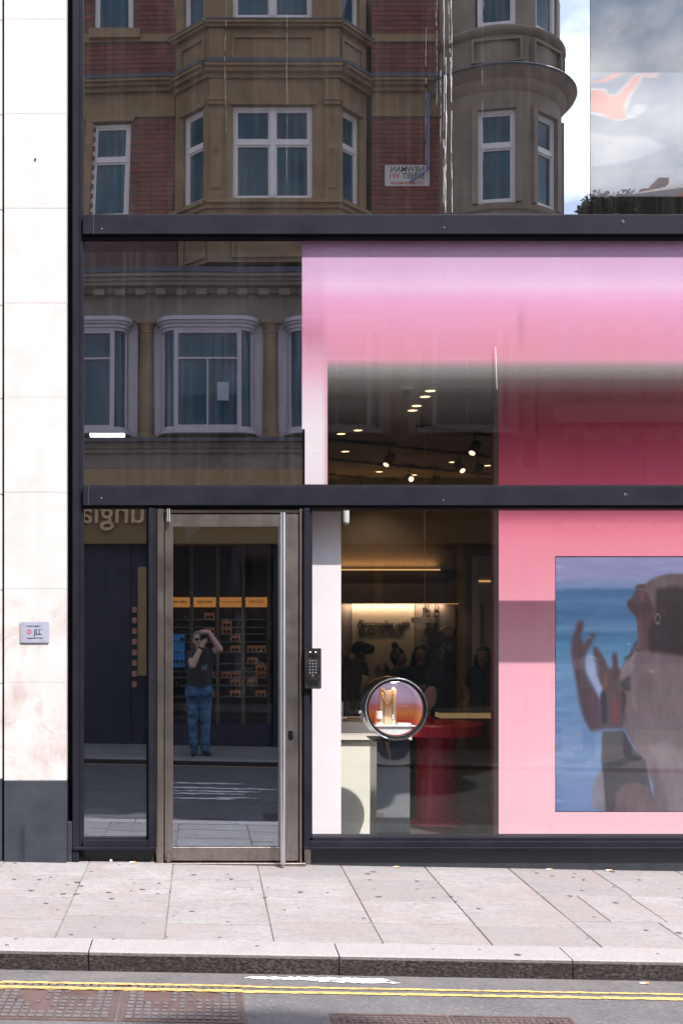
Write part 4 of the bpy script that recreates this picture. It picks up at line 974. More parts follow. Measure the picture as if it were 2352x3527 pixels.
# cream counter with glass top case
cyf = .90; CREAM = simple('cream_counter', (.80,.73,.64), .5, var=.03)
ct = thing('display_counter', 'cream counter with white tray top behind the round display case', 'counter', (1.2, 1.2, .02))
MB().box(.8, 1.50, cyf, 1.54, .021, PZ(1702, cyf), .003).build('body', CREAM, ct)
PKT = simple('pinkish_tray', (.80,.68,.62), .45, var=.02)
MB().box(.8, PX(944, cyf), cyf-.03, 1.56, PZ(1700, cyf-.03), PZ(1683.5, cyf-.03), .002).build('drawer', PKT, ct)
MB().box(.8, PX(944, cyf)-.002, cyf-.028, 1.56, PZ(1682.5, cyf-.03), PZ(1660, cyf-.03), .002).build('countertop', PKT, ct)
ztc = PZ(1660, cyf-.03)
gcx = thing('glass_cabinet', 'clear glass jewellery box standing on the cream counter', 'display box', (1.2, 1.1, ztc))
MB().box(.8, 1.32, cyf, cyf+.006, ztc+.004, ztc+.18).build('front_glass', G_CLEAR, gcx)
MB().box(.8, 1.32, cyf, 1.34, ztc+.18, ztc+.185).build('top_glass', G_CLEAR, gcx)
MB().box(PX(784.5, cyf), PX(787, cyf), cyf-.004, cyf, ztc+.001, ztc+.165).build('edge_strip', simple('white_gloss_shelf', (.8,.8,.8), .3), gcx)
LEA = simple('tan_tray', (.36,.19,.09), .6); BLK = simple('black_velvet', (.01,.01,.012), .9)
o = MB().box(1.15, 1.30, .97, 1.14, ztc+.001, ztc+.02, .003).box(1.18, 1.27, 1.0, 1.10, ztc+.0205, ztc+.032, .003).build('jewellery_tray', LEA, None); recenter(o, (1.22, 1.04, ztc)); tag(o, 'tan leather jewellery tray in the glass box on the counter', 'tray')
o = MB().box(1.06, 1.14, .96, 1.08, ztc+.001, ztc+.016, .003).build('jewellery_tray', BLK, None); recenter(o, (1.10, 1.02, ztc)); tag(o, 'small black tray at the left of the glass box on the counter', 'tray')

# red round table with mirror
RED = simple('red_lacquer', (.46,.008,.028), .3, var=.06)
rt = thing('round_table', 'dark red round pedestal table behind the round display case', 'table', (2.05, 1.60, .02))
ztb = .885
MB().lathe([(.0001, ztb), (.385, ztb), (.40, ztb-.012), (.40, ztb-.10), (.0001, ztb-.10)], (2.015, 1.60, 0), 'z', 56).build('tabletop', RED, rt, smooth=True)
MB().lathe([(.178, ztb-.101), (.178, .05)], (2.015, 1.60, 0), 'z', 48).build('pedestal', RED, rt, smooth=True)
MB().lathe([(.178, .05), (.20, .045), (.235, .035), (.24, .021), (.0001, .021)], (2.015, 1.60, 0), 'z', 48).build('base', RED, rt, smooth=True)
mx0, my0 = PX(985, 1.5), 1.5
mr = thing('table_mirror', 'oval pink vanity mirror on a red foot standing on the red table', 'mirror', (mx0, my0, ztb))
MB().lathe([(.0001, ztb+.06), (.03, ztb+.058), (.045, ztb+.045), (.05, ztb+.001), (.0001, ztb+.001)], (mx0-.01, my0, 0), 'z', 24).build('foot', RED, mr, smooth=True)
MB().tube([(mx0-.01, my0, ztb+.055), (mx0+.012, my0, ztb+.10)], .004, 8).build('stem', GOLD, mr)
Mm = Matrix.Translation((mx0+.005, my0, PZ(1603, 1.5))) @ Matrix.Rotation(R_(14), 4, 'Y') @ Matrix.Diagonal((.060, 1, .105, 1))
q = MB(); q.M = Mm; q.lathe([(.0001, -.006), (.93, -.006), (1, 0), (.93, .006), (.0001, .006)], (0,0,0), 'y', 36); q.build('mirror_disc', simple('dusky_pink', (.30,.15,.14), .45), mr, smooth=True)

# far interior
o = thing('display_counter', 'low lit glass counter at the back right beyond the red table', 'counter', (2.9, 4.1, .02)); fcn = o
MB().box(2.55, 3.6, 4.0, 4.6, .021, .74, .003).build('body', simple('brown_counter', (.14,.11,.085), .5), fcn)
MB().box(2.56, 3.6, 3.99, 4.6, .7405, .80, .002).build('lit_tray', emis('warm_strip', (1,.62,.30), .12), fcn)
MB().box(2.54, 3.62, 3.97, 4.62, .8005, .83, .002).build('countertop', simple('glassy_top', (.30,.27,.24), .15), fcn)
WARM = (1.0, .52, .18)
cs = MB().box(.8, 3.30, 7.48, 7.499, PZ(1309.5, 7.48), PZ(1307.5, 7.48)+.004).build('cove_light', emis('cove_glow', (1,.55,.2), .5)); recenter(cs, (2, 7.49, PZ(1309, 7.48))); tag(cs, 'thin amber light strip along the top of the back wall', 'light strip')
L = bpy.data.lights.new('cove_lamp', 'AREA'); L.shape = 'RECTANGLE'; L.size = 2.4; L.size_y = .03; L.energy = 1.3; L.color = WARM
lo = bpy.data.objects.new('cove_lamp', L); COL.objects.link(lo); lo.location = (2.05, 7.44, 2.60); lo.rotation_euler = (R_(160), 0, 0)
# engraving wall panel
ep = thing('wall_panel', 'lit cream wall panel lettered Personalise with ENGRAVING', 'sign', (2.5, 7.6, 1.0))
MB().box(PX(808, 7.6), PX(951, 7.6), 7.60, 7.619, .6, PZ(1387, 7.6)).build('panel', simple('cream_panel', (.40,.32,.24), .8, var=.03), ep)
text('Personalise with', .155, 'lettering', simple('sign_black', (.008,.007,.007), .6), ep, (PX(878, 7.59), 7.592, PZ(1441, 7.59)), shear=.45, sx=.86, spacing=.86, ext=.002)
text('ENGRAVING', .112, 'lettering', simple('sign_black', (.008,.007,.007), .6), ep, (PX(875, 7.59), 7.592, PZ(1456, 7.59)), bold=.0022, ext=.002)
MB().box(PX(808, 7.6), PX(1052, 7.6), 7.585, 7.6195, PZ(1387, 7.6)+.001, PZ(1383, 7.6)+.001).build('light_strip', emis('cove_glow2', WARM, .45), ep)
L = bpy.data.lights.new('panel_lamp', 'AREA'); L.shape = 'RECTANGLE'; L.size = 1.4; L.size_y = .02; L.energy = 3.6; L.color = (1, .74, .52)
lo = bpy.data.objects.new('panel_lamp', L); COL.objects.link(lo); lo.location = (2.67, 7.54, 2.07); lo.rotation_euler = (R_(25), 0, 0)
# chain picture
cp = thing('wall_picture', 'brown wall picture of a dangling chain with amber stones', 'picture', (3.1, 7.6, 1.2))
MB().box(PX(953, 7.6), PX(1045, 7.6), 7.60, 7.619, .9, PZ(1387, 7.6)).build('panel', simple('taupe_panel', (.20,.15,.13), .8), cp)
BRZ = simple('bronze_print', (.06,.035,.025), .5); AMB = simple('amber_print', (.22,.15,.05), .4)
mb = MB()
for s_ in (-1, 1):
    for i in range(8):
        cx = PX(992, 7.59)+s_*(.075-.006*i)*.9; cz = PZ(1395+12*i, 7.59)
        mb.tube([(cx+(.022+.012*(i % 2))*math.cos(a), 7.592, cz+.045*math.sin(a)) for a in [2*PI*q/10 for q in range(10)]], .009, 5, closed=True)
for i in range(7):
    cx = PX(985+(i*23) % 38, 7.59); cz = PZ(1448+i*10, 7.59)
    mb.tube([(cx+.06*math.cos(a), 7.592, cz+.05*math.sin(a)) for a in [2*PI*q/12 for q in range(12)]], .010, 5, closed=True)
mb.build('chain', BRZ, cp)
for (u, v, ang) in ((1027, 1452, 0), (1025, 1487, .8)):
    q = MB(); q.M = Matrix.Translation((PX(u, 7.59), 7.593, PZ(v, 7.59))) @ Matrix.Rotation(ang, 4, 'Y') @ Matrix.Diagonal((.10, 1, .088, 1))
    q.lathe([(.0001, -.006), (.9, -.004), (1, .003)], (0,0,0), 'y', 24, mi=0).lathe([(.98, -.008), (1.08, 0)], (0,0,0), 'y', 24, mi=1); q.build('stone', [AMB, BRZ], cp)
# white wall column on the right with cove
cw = thing('wall_column', 'pale wall column with amber glow at the right of the shop interior', 'column', (3.35, 5, .02))
MB().box(PX(1098, 5), 3.9, 5.0, 5.3, 1.1, PZ(1277, 5)).build('column', simple('pale_column', (.60,.50,.47), .7), cw)
MB().box(PX(1099, 5), 3.9, 4.99, 4.9995, PZ(1336, 5), PZ(1333, 5)).build('light_strip', emis('cove_glow2', WARM, .45), cw)
MB().box(PX(1104, 4.98), PX(1107, 4.98), 4.98, 4.9995, PZ(1500, 5), PZ(1385, 5)).build('mirror_trim', simple('gold_dull', (.4,.28,.12), .4, .8), cw)

# ceiling fixtures
def cpt(u, v, drop=0): # a point of the ceiling plane
    k = (ZC-drop-CZ)/(V0-v); return Vector(((u-U0)*k, F*k-CD, ZC-drop))
z6 = lambda x, y: (746.7+x*.2636, 853.3+y*.2636)
i_ = 0
dl_n = ['first downlight right of the dome camera, nearest the window', 'second downlight right of the dome camera', 'third downlight, below and right of the dome camera', 'fourth downlight, lowest of the row by the dome camera', 'right one of two downlights above the long track at left', 'left one of two downlights above the long track at left', 'single downlight at far left between two tracks', 'small downlight left of the glaring spotlight', 'small downlight behind the paired track spotlights', 'small downlight at the right end of the lower track', 'faint small downlight right of the glaring spotlight']
base_dl = None
GLOW = emis('downlight_glow', (1,.66,.34), 1.6)
for (x, y), lab in zip(((915,162),(870,213),(796,293),(760,333),(285,507),(138,538),(175,692),(470,869),(1110,785),(1412,815),(770,897)), dl_n):
    c = cpt(*z6(x, y))
    if base_dl is None:
        base_dl = thing('downlight', 'x', 'downlight', (0,0,0)); base_dl.location = (0,0,0)
        MB().lathe([(.0001, -.004), (.075, -.004)], (0,0,0), 'z', 20).build('diffuser', GLOW, base_dl)
        MB().lathe([(.075, -.004), (.082, -.007), (.09, -.001)], (0,0,0), 'z', 20).build('trim', simple('white_plastic', (.6,.6,.6), .4), base_dl)
        d_ = base_dl
    else: d_ = copy_tree(base_dl)
    d_.location = c; s2 = .62+.0*i_; d_.scale = (s2, s2, 1); d_['label'] = lab; d_['group'] = 'recessed downlights in the shop ceiling'; i_ += 1
    if i_ in (1, 4, 5, 8):
        L = bpy.data.lights.new('downlight_lamp', 'SPOT'); L.energy = 10; L.color = (1, .74, .48); L.spot_size = R_(110); L.spot_blend = .6; L.shadow_soft_size = .05
        lo = bpy.data.objects.new('downlight_lamp', L); COL.objects.link(lo); lo.location = c-Vector((0,0,.03))
BLKM = simple('black_metal', (.012,.011,.011), .45)
tl = [((795,475),(1420,548),'uppermost black ceiling track, starting mid window'), ((30,588),(1420,735),'second black ceiling track from the top, full width'), ((30,760),(1420,890),'third black ceiling track from the top'), ((30,900),(720,965),'lowest black ceiling track, just above the transom')]
for a, b, lab in tl:
    pa, pb = cpt(*z6(*a), .03), cpt(*z6(*b), .03); pb = pb+(pb-pa)*.3
    o = MB().tube([pa, pb], .018, 4).build('track_rail', BLKM); recenter(o, (pa+pb)/2); tag(o, lab, 'light track', 'ceiling tracks')
SPG = emis('spot_glow', (1,.74,.46), 1.1)
def spot(x, y, ang, tilt, lab, on=True, glow=None):
    p = cpt(*z6(x, y), .05); t = thing('track_spotlight', lab, 'spotlight', p, 'black spotlights on the ceiling tracks')
    q = MB().box(p.x-.10, p.x+.06, p.y-.02, p.y+.02, p.z+.005, p.z+.03).build('adaptor', BLKM, t)
    MB().tube([p, p+Vector((0,0,-.07))], .008, 6).build('stem', BLKM, t)
    c = p+Vector((0,0,-.15)); dr = Vector((math.sin(ang), -math.cos(ang)*math.sin(tilt), -math.cos(ang)*math.cos(tilt))).normalized()
    a, b = c-dr*.07, c+dr*.08
    MB().tube([a, b], .052, 18).build('lamp_head', BLKM, t)
    if on: MB().tube([b+dr*.0005, b+dr*.002], .034, 16).build('lens', SPG, t)
spot(1300, 540, -.45, .55, 'lit black spotlight on the uppermost track at right')
spot(555, 650, -.5, .45, 'lit black spotlight on the second track at left')
spot(1172, 715, .25, .75, 'lit black spotlight on the second track, left of a pair')
spot(1330, 735, -.45, -.3, 'unlit spotlight on the second track, right of a pair', False)
spot(733, 828, .1, 1.35, 'glaring spotlight on the third track facing the window')
spot(960, 850, -.2, -.2, 'unlit black spotlight on the third track beside the glaring one', False)
spot(48, 905, -.5, .1, 'spotlight at the left end of the lowest track', False)
spot(310, 930, .3, .1, 'spotlight on the lowest track, second from left', False)
spot(570, 952, -.2, .1, 'spotlight on the lowest track, third from left', False)
c = cpt(935, 880); dcam = thing('dome_camera', 'white dome security camera on the shop ceiling', 'security camera', c)
MB().lathe([(.066, 0), (.063, -.04), (.045, -.058), (.0001, -.058)], c, 'z', 28).build('housing', simple('camera_grey', (.90,.90,.90), .4), dcam, smooth=True)
MB().ball(c+Vector((0,0,-.058)), .040, 14).build('dome', simple('dark_dome', (.008,.008,.01), .08), dcam, smooth=True)
c = cpt(1075, 893); spk = MB().tube([c, c+Vector((0,0,-.05))], .006, 8).lathe([(.0001,-.05),(.02,-.052),(.02,-.055),(.0001,-.056)], c, 'z', 12).lathe([(.0001,-.002),(.04,-.003),(.042,0)], c, 'z', 16).build('sprinkler', BLKM); recenter(spk, c); tag(spk, 'small fire sprinkler on the ceiling near the pink wall', 'sprinkler')
# pendant
ppz0 = 3.7; c = Vector((PX(975, ppz0), ppz0, ZC)); pe = thing('pendant_lamp', 'flat white disc pendant lamp on a long thin cord', 'lamp', c)
MB().tube([c, Vector((c.x, c.y, PZ(1395, ppz0)))], .0028, 6).build('cord', simple('pale_cord', (.80,.72,.66), .6), pe)
MB().lathe([(.0001, 0), (.07, 0), (.075, -.02), (.0001, -.02)], c, 'z', 24).build('canopy', simple('white_plastic', (.6,.6,.6), .4), pe)
MB().tube([(c.x, c.y, PZ(1395, ppz0)), (c.x, c.y, PZ(1418, ppz0))], .022, 14).build('stem', simple('pale_lamp', (.90,.78,.74), .5), pe, smooth=True)
MB().lathe([(.0001, PZ(1418, ppz0)), (.135, PZ(1418, ppz0)), (.14, PZ(1421, ppz0)), (.14, PZ(1430, ppz0)), (.0001, PZ(1430, ppz0))], (c.x, c.y, 0), 'z', 32).build('shade', simple('pale_lamp', (.90,.78,.74), .5), pe, smooth=True)

# ============================================================ PEOPLE
SK = simple('skin', (.60,.36,.28), .55, var=.06, scale=20); SKD = simple('darker_skin', (.30,.16,.11), .55, var=.06, scale=20)
HAIRB = simple('dark_hair', (.018,.012,.010), .5, scale=60, var=.4, stretch=(1,1,.2)); HAIRG = simple('short_grey_hair', (.16,.14,.13), .7, scale=60, var=.4)
HAIRN = simple('brown_hair', (.07,.035,.018), .5, scale=60, var=.4, stretch=(1,1,.2))
def remesh(mb, voxel, name):
    me = bpy.data.meshes.new(name); me.from_pydata([tuple(v) for v in mb.v], [], mb.f); me.update()
    o = bpy.data.objects.new('tmp', me); COL.objects.link(o)
    m = o.modifiers.new('r', 'REMESH'); m.mode = 'VOXEL'; m.voxel_size = voxel
    s_ = o.modifiers.new('s', 'SMOOTH'); s_.factor = .5; s_.iterations = 4
    bpy.context.view_layer.update()
    out = bpy.data.meshes.new_from_object(o.evaluated_get(bpy.context.evaluated_depsgraph_get()))
    bpy.data.objects.remove(o); out.name = name; return out
def cap_(mb, a, b, ra, rb, caps, tagn, flat=None, n=14):
    a = Vector(a); b = Vector(b)
    mb.tube([a, b], [ra, rb], n); mb.ball(a, ra, 10); mb.ball(b, rb, 10); caps.append((a, b, ra, rb, tagn))
def body(name, label, cat, base, joints, radii, mats, voxel, group=None, extra=None):
    """joints: dict of absolute points; builds one continuous body mesh coloured by region"""
    J = {k: Vector(v) for k, v in joints.items()}; caps = []; mb = MB(); r = radii
    def C(a, b, ra, rb, tg): cap_(mb, J[a] if isinstance(a, str) else a, J[b] if isinstance(b, str) else b, ra, rb, caps, tg)
    hd = J['head']; hr = r.get('head', .098); face = J.get('face', Vector((0,1,0))).normalized()
    side = face.cross(Vector((0,0,1))).normalized()
    mb.ball(hd+Vector((0,0,.02)), hr, 14, sc3=(.80, .92, 1.12)); caps.append((hd, hd+Vector((0,0,.03)), hr*.86, hr*.86, 'skin'))
    C(hd+face*.02+Vector((0,0,-.065)), hd+face*.035+Vector((0,0,-.075)), .052, .042, 'skin')       # jaw and chin
    C(hd+face*.088+Vector((0,0,.012)), hd+face*.104+Vector((0,0,-.022)), .010, .014, 'skin')       # nose
    for s_ in (-1, 1): C(hd+side*s_*.079+Vector((0,0,.015)), hd+side*s_*.081+Vector((0,0,-.018)), .014, .010, 'skin')
    C(hd+Vector((0,0,-.05)), 'neck', .052, .056, 'skin')
    sl, sr = J['shl'], J['shr']; mid = (sl+sr)/2; pel = J['pelvis']; hw_ = r.get('hip', .10)
    ax = (sr-sl).normalized()
    C('neck', 'shl', .055, .055, 'top'); C('neck', 'shr', .055, .055, 'top')
    ch = mid+(pel-mid)*.3
    w_ = r.get('chest', .115)
    for s_ in (-1, 1):
        C(mid+ax*s_*.10+Vector((0,0,-.05)), ch+ax*s_*.065, w_*.88, w_, 'top'); C(ch+ax*s_*.065, pel+ax*s_*.06+Vector((0,0,.08)), w_, r.get('waist', .105), 'top')
        C(pel+ax*s_*.06+Vector((0,0,.09)), pel+ax*s_*.08, r.get('waist', .105), hw_+.015, 'bottom')
    for s_, q in (('l', 'shl'), ('r', 'shr')):
        el = J['el'+s_]; sh = J[q]; slv = sh+(el-sh)*r.get('sleeve', .55)
        C(q, slv, .062, .056, 'top'); lb = r.get('limb', 1.0); C(slv, el, .048*lb, .043*lb, 'skin' if r.get('sleeve', .55) < .95 else 'top'); C('el'+s_, 'ha'+s_, .043*lb, .028*lb, 'skin' if r.get('sleeve', .55) < .95 else 'top')
        ha = J['ha'+s_]; hdir = (ha-el).normalized(); tip = J.get('ti'+s_, ha+hdir*.09); pd = (tip-ha).normalized()
        C('ha'+s_, ha+pd*.07, .030, .034, 'skin')
        sd = pd.cross(face); sd = sd.normalized() if sd.length > .1 else side
        for q_, ln in enumerate((.058, .070, .066, .050)):
            a = ha+pd*.075+sd*(q_-1.5)*.018; b = a+pd*ln*.55; c2 = b+(pd*.7-face*.7*(1 if r.get('curl', 1) > 0 else -1)).normalized()*ln*.5
            C(a, b, .0095, .0085, 'skin'); C(b, c2, .0085, .0075, 'skin')
        a = ha+pd*.02+sd*.03; C(a, a+(pd*.6+sd*.6)*.06, .012, .0095, 'skin')
    for s_ in ('l', 'r'):
        hp = pel+ax*(-.09 if s_ == 'l' else .09)
        C(hp, 'kn'+s_, hw_*.92, .062*lb, 'bottom'); C('kn'+s_, 'an'+s_, .060*lb, .047*lb*lb, 'bottom')
        ft = J['ft'+s_]; C('an'+s_, J['an'+s_]+Vector((0,0,-.045)), .045, .042, 'shoe'); C(J['an'+s_]+Vector((0,0,-.055)), ft, .042, .034, 'shoe')
    if extra: extra(C, J, face, side)
    me = remesh(mb, voxel, 'body')
    nv = len(me.vertices); co = np.empty(nv*3, np.float32); me.vertices.foreach_get('co', co); co = co.reshape(-1, 3)
    best = np.full(nv, 1e9); lab = np.zeros(nv, int); keys = ['skin', 'top', 'bottom', 'shoe']
    for a, b, ra, rb, tg in caps:
        a_ = np.array(a); ab = np.array(b)-a_; L2 = max((ab**2).sum(), 1e-9); t = np.clip(((co-a_)@ab)/L2, 0, 1)
        d = np.linalg.norm(co-(a_+t[:, None]*ab), axis=1)-(ra+(rb-ra)*t); q = d < best; best[q] = d[q]; lab[q] = keys.index(tg)
    for m_ in mats: me.materials.append(m_)
    pm = [int(lab[p.vertices[0]]) for p in me.polygons]; me.polygons.foreach_set('material_index', pm); me.polygons.foreach_set('use_smooth', [True]*len(pm))
    t = thing(name, label, cat, base, group); me.transform(Matrix.Translation(-Vector(base)))
    o = bpy.data.objects.new('body', me); COL.objects.link(o); o.parent = t
    return t, J, face, side
def hair(t, J, face, side, mat, style='short', bun=False):
    h = J['head']; mb = MB()
    mb.ball(h+Vector((0,0,.036))-face*.016, .104, 14, sc3=(.85, .96, 1.04))
    if style == 'long':
        for s_ in (-.8, 0, .8): mb.tube([h-face*.045+side*s_*.055+Vector((0,0,.03)), h-face*.07+side*s_*.075+Vector((0,0,-.14)), h-face*.085+side*s_*.085+Vector((0,0,-.30)), h-face*.08+side*s_*.07+Vector((0,0,-.38))], [.06, .062, .048, .012], 10)
        for s_ in (-1, 1): mb.tube([h+side*s_*.070+Vector((0,0,.04))+face*.01, h+side*s_*.090+Vector((0,0,-.10)), h+side*s_*.095+face*.01+Vector((0,0,-.26))], [.030, .036, .018], 8)
    if bun: mb.ball(h-face*.05+side*0+Vector((0,0,.165)), .042, 10)
    me = remesh(mb, .012, 'hair')
    # open the face side: drop what lies in front of the hairline
    import bmesh
    bm = bmesh.new(); bm.from_mesh(me); off = h
    dele = [v for v in bm.verts if (v.co-off).dot(face) > .045 and (v.co-off).z < .075]
    bmesh.ops.delete(bm, geom=dele, context='VERTS'); bm.to_mesh(me); bm.free()
    me.transform(Matrix.Translation(-t.location)); me.materials.append(mat); me.polygons.foreach_set('use_smooth', [True]*len(me.polygons))
    o = bpy.data.objects.new('hair', me); COL.objects.link(o); o.parent = t
def stand(x, y, hgt, face, z0=.02, arms='down', lean=0):
    face = Vector((face[0], face[1], 0)).normalized(); sd = face.cross(Vector((0,0,1))); k = hgt/1.75; b = Vector((x, y, z0)); up = Vector((0,0,1))
    J = dict(head=b+up*(hgt-.125)+face*(.02+lean), neck=b+up*1.46*k+face*lean*.6, shl=b-sd*.17*k+up*1.41*k+face*lean*.6, shr=b+sd*.17*k+up*1.41*k+face*lean*.6, pelvis=b+up*.93*k,
        knl=b-sd*.10+up*.50*k+face*.03, knr=b+sd*.10+up*.50*k+face*.02, anl=b-sd*.11+up*.09, anr=b+sd*.11+up*.09, ftl=b-sd*.12+face*.16+up*.035, ftr=b+sd*.12+face*.15+up*.035)
    if arms == 'down':
        J.update(ell=b-sd*.24*k+up*1.12*k-face*.02, elr=b+sd*.24*k+up*1.12*k-face*.02, hal=b-sd*.24*k+up*.86*k+face*.05, har=b+sd*.24*k+up*.86*k+face*.05)
    else:
        J.update(ell=b-sd*.25*k+up*1.13*k+face*.02, elr=b+sd*.25*k+up*1.13*k+face*.02, hal=b-sd*.10*k+up*1.14*k+face*.24, har=b+sd*.08*k+up*1.18*k+face*.25)
    J['face'] = face
    return J, b
JEAN = None
def mat_denim():
    m, nt, out = newmat('blue_denim'); n1 = noise(nt, 6, 5, .6, (1,1,2)); n2 = noise(nt, 200, 2, .6)
    c = ramp(nt, n1, [(.40, (.018,.055,.12)), (.62, (.10,.24,.42))]); bsdf(nt, out, c, .85, bump=mathn(nt, 'ADD', n2, mathn(nt, 'MULTIPLY', n1, 4)), bs=.5, bd=.01); return m
JEAN = mat_denim(); BT = simple('black_cloth', (.020,.019,.022), .9, bs=.3, bd=.003); SHOE = simple('black_shoe', (.02,.02,.022), .6)
DKT = simple('dark_tee', (.035,.035,.045), .9); WTT = simple('white_tee', (.62,.61,.60), .9); OLV = simple('beige_top', (.28,.22,.17), .9); GRY = simple('grey_shorts', (.12,.12,.13), .9)
# shoppers inside
def shopper(u, vtop, y, face, label, hairm, style, top, skin=SKD, arms='down', bun=False, lean=0, sleeve=.55, extra=None):
    s_ = (CD+y)/F; hgt = CZ-(vtop-V0)*s_-.02
    J, b = stand((u-U0)*s_, y, hgt, face, .02, arms, lean)
    t, J, f, sd = body('person', label, 'person', b, J, dict(sleeve=sleeve, chest=.105, waist=.095, hip=.095), [skin, top, BT, SHOE], .013, 'customers inside the shop')
    hair(t, J, f, sd, hairm, style, bun)
    return t, J, f, sd
t, J, f, sd = shopper(823, 1475, 5.8, (.9, -.5), 'man in a dark baseball cap facing right by the engraving sign', HAIRB, 'short', DKT, arms='fwd')
h = J['head']; MB().ball(h+Vector((0,0,.055)), .108, 12, sc3=(.9, .98, .85)).build('cap', simple('navy_cap', (.02,.024,.04), .8), t, smooth=True)
MB().tube([h+f*.06+Vector((0,0,.055)), h+f*.17+Vector((0,0,.035))], [.07, .05], 12).build('cap_peak', simple('navy_cap', (.02,.024,.04), .8), t)
shopper(806, 1503, 3.6, (.2, 1), 'brown haired woman seen from behind, furthest left inside the shop', HAIRN, 'long', OLV, skin=SK)
shopper(882, 1526, 4.2, (-.3, 1), 'short dark haired woman bending just above the round display case', HAIRB, 'short', DKT, skin=SK, lean=.05)
shopper(912, 1490, 4.6, (.8, -.4), 'woman with hair in a bun looking down to the right', HAIRB, 'short', BT, bun=True)
t, J, f, sd = shopper(966, 1483, 5.0, (-.05, -1), 'woman in glasses with long dark hair facing the window', HAIRB, 'long', BT, arms='fwd')
h = J['head']; q = MB()
for s_ in (-1, 1): q.tube([h+f*.098+sd*(s_*.032+.022*math.cos(a))+Vector((0,0,.012+.017*math.sin(a))) for a in [2*PI*i/12 for i in range(12)]], .003, 5, closed=True)
q.build('glasses', BLKM, t)
shopper(1018, 1490, 4.4, (-.5, 1), 'woman in black with long dark hair seen from behind, beside the chain picture', HAIRB, 'long', BT, sleeve=1)
shopper(1111, 1486, 4.75, (-.6, -.8), 'woman with dark hair standing against the pale wall column at right', HAIRB, 'long', BT)

# the photographer across the street
fx_ = lambda u: (u-U0)*(16.1/F); fz_ = lambda v: CZ-(v-V0)*(16.1/F); Y = -8.22
gz = ground(0, 8.1)+.0
J = dict(head=(fx_(455.5), Y+.04, fz_(1470)), face=(.12, 1, 0), neck=(fx_(457), Y, fz_(1492)), shl=(fx_(438), Y, fz_(1502)), shr=(fx_(481), Y, fz_(1499)), pelvis=(fx_(457), Y, fz_(1590)),
    ell=(fx_(442), Y+.20, fz_(1527)), elr=(fx_(504), Y+.12, fz_(1490)), hal=(fx_(464), Y+.16, fz_(1482)), til=(fx_(472), Y+.15, fz_(1466)), har=(fx_(480), Y+.12, fz_(1452)), tir=(fx_(468), Y+.13, fz_(1451)),
    knl=(fx_(443), Y+.03, fz_(1665)), knr=(fx_(472), Y+.02, fz_(1665)), anl=(fx_(445), Y, gz+.09), anr=(fx_(470), Y, gz+.09), ftl=(fx_(444), Y+.16, gz+.032), ftr=(fx_(481), Y+.12, gz+.032))
t, J, f, sd = body('person', 'photographer in dark tee and blue jeans, mirrored in the door glass', 'person', (fx_(457), Y, gz), J, dict(sleeve=.62, chest=.13, waist=.132, hip=.118, curl=1, limb=1.2), [SK, DKT, JEAN, SHOE], .0075)
hair(t, J, f, sd, HAIRG, 'short')
h = J['head']; q = MB()
for s_ in (-1, 1): q.ball(h+f*.092+sd*s_*.034+Vector((0,0,.014)), .026, 10, sc3=(1.1, .35, .75))
q.tube([h+f*.09-sd*.075+Vector((0,0,.018)), h+f*.098+Vector((0,0,.02)), h+f*.09+sd*.075+Vector((0,0,.018))], .004, 6)
q.build('sunglasses', simple('black_lens', (.005,.005,.006), .1), t, smooth=True)
wp = J['ell']+(J['hal']-J['ell'])*.86; dd = (J['hal']-J['ell']).normalized()
MB().tube([wp-dd*.016, wp+dd*.016], .037, 16).build('wristwatch', BLKM, t)
nm = text('N', .10, 'shirt_print', simple('faded_print', (.30,.30,.31), .9), t, (fx_(469), Y+.135, fz_(1538)), rot=(R_(90), 0, R_(180)), ext=.012, bold=.003)
cm_ = thing('camera_body', 'black hand held camera raised by the photographer', 'camera', (fx_(470), -8.10, fz_(1462)))
cxx, czz = fx_(469), fz_(1461)
MB().box(cxx-.065, cxx+.065, -8.12, -8.07, czz-.045, czz+.035, .008).box(cxx-.02, cxx+.02, -8.12, -8.075, czz+.0355, czz+.055, .006).build('camera_housing', BLKM, cm_)
MB().lathe([(.032, -8.0695), (.034, -8.05), (.033, -8.03), (.026, -8.03), (.024, -8.036), (.0001, -8.038)], (cxx, 0, czz), 'y', 24).build('lens', simple('lens_black', (.012,.012,.014), .2), cm_, smooth=True)
# two pedestrians on the far pavement, mirrored faintly on the screen
J2, b2_ = stand(QX(1352, 9.0), -9.0, 1.80, (-1, .1), ground(5.9, 9.0)); t2, J2, f2, s2_ = body('person', 'pedestrian in white tee and grey shorts walking on the far pavement', 'person', b2_, J2, dict(), [SKD, WTT, GRY, SHOE], .014); hair(t2, J2, f2, s2_, HAIRB)
J2, b2_ = stand(QX(1440, 8.6), -8.6, 1.72, (1, .2), ground(6.2, 8.6)); t2, J2, f2, s2_ = body('person', 'pedestrian in beige top walking right on the far pavement', 'person', b2_, J2, dict(), [SK, OLV, BT, SHOE], .014); hair(t2, J2, f2, s2_, HAIRN, 'long')

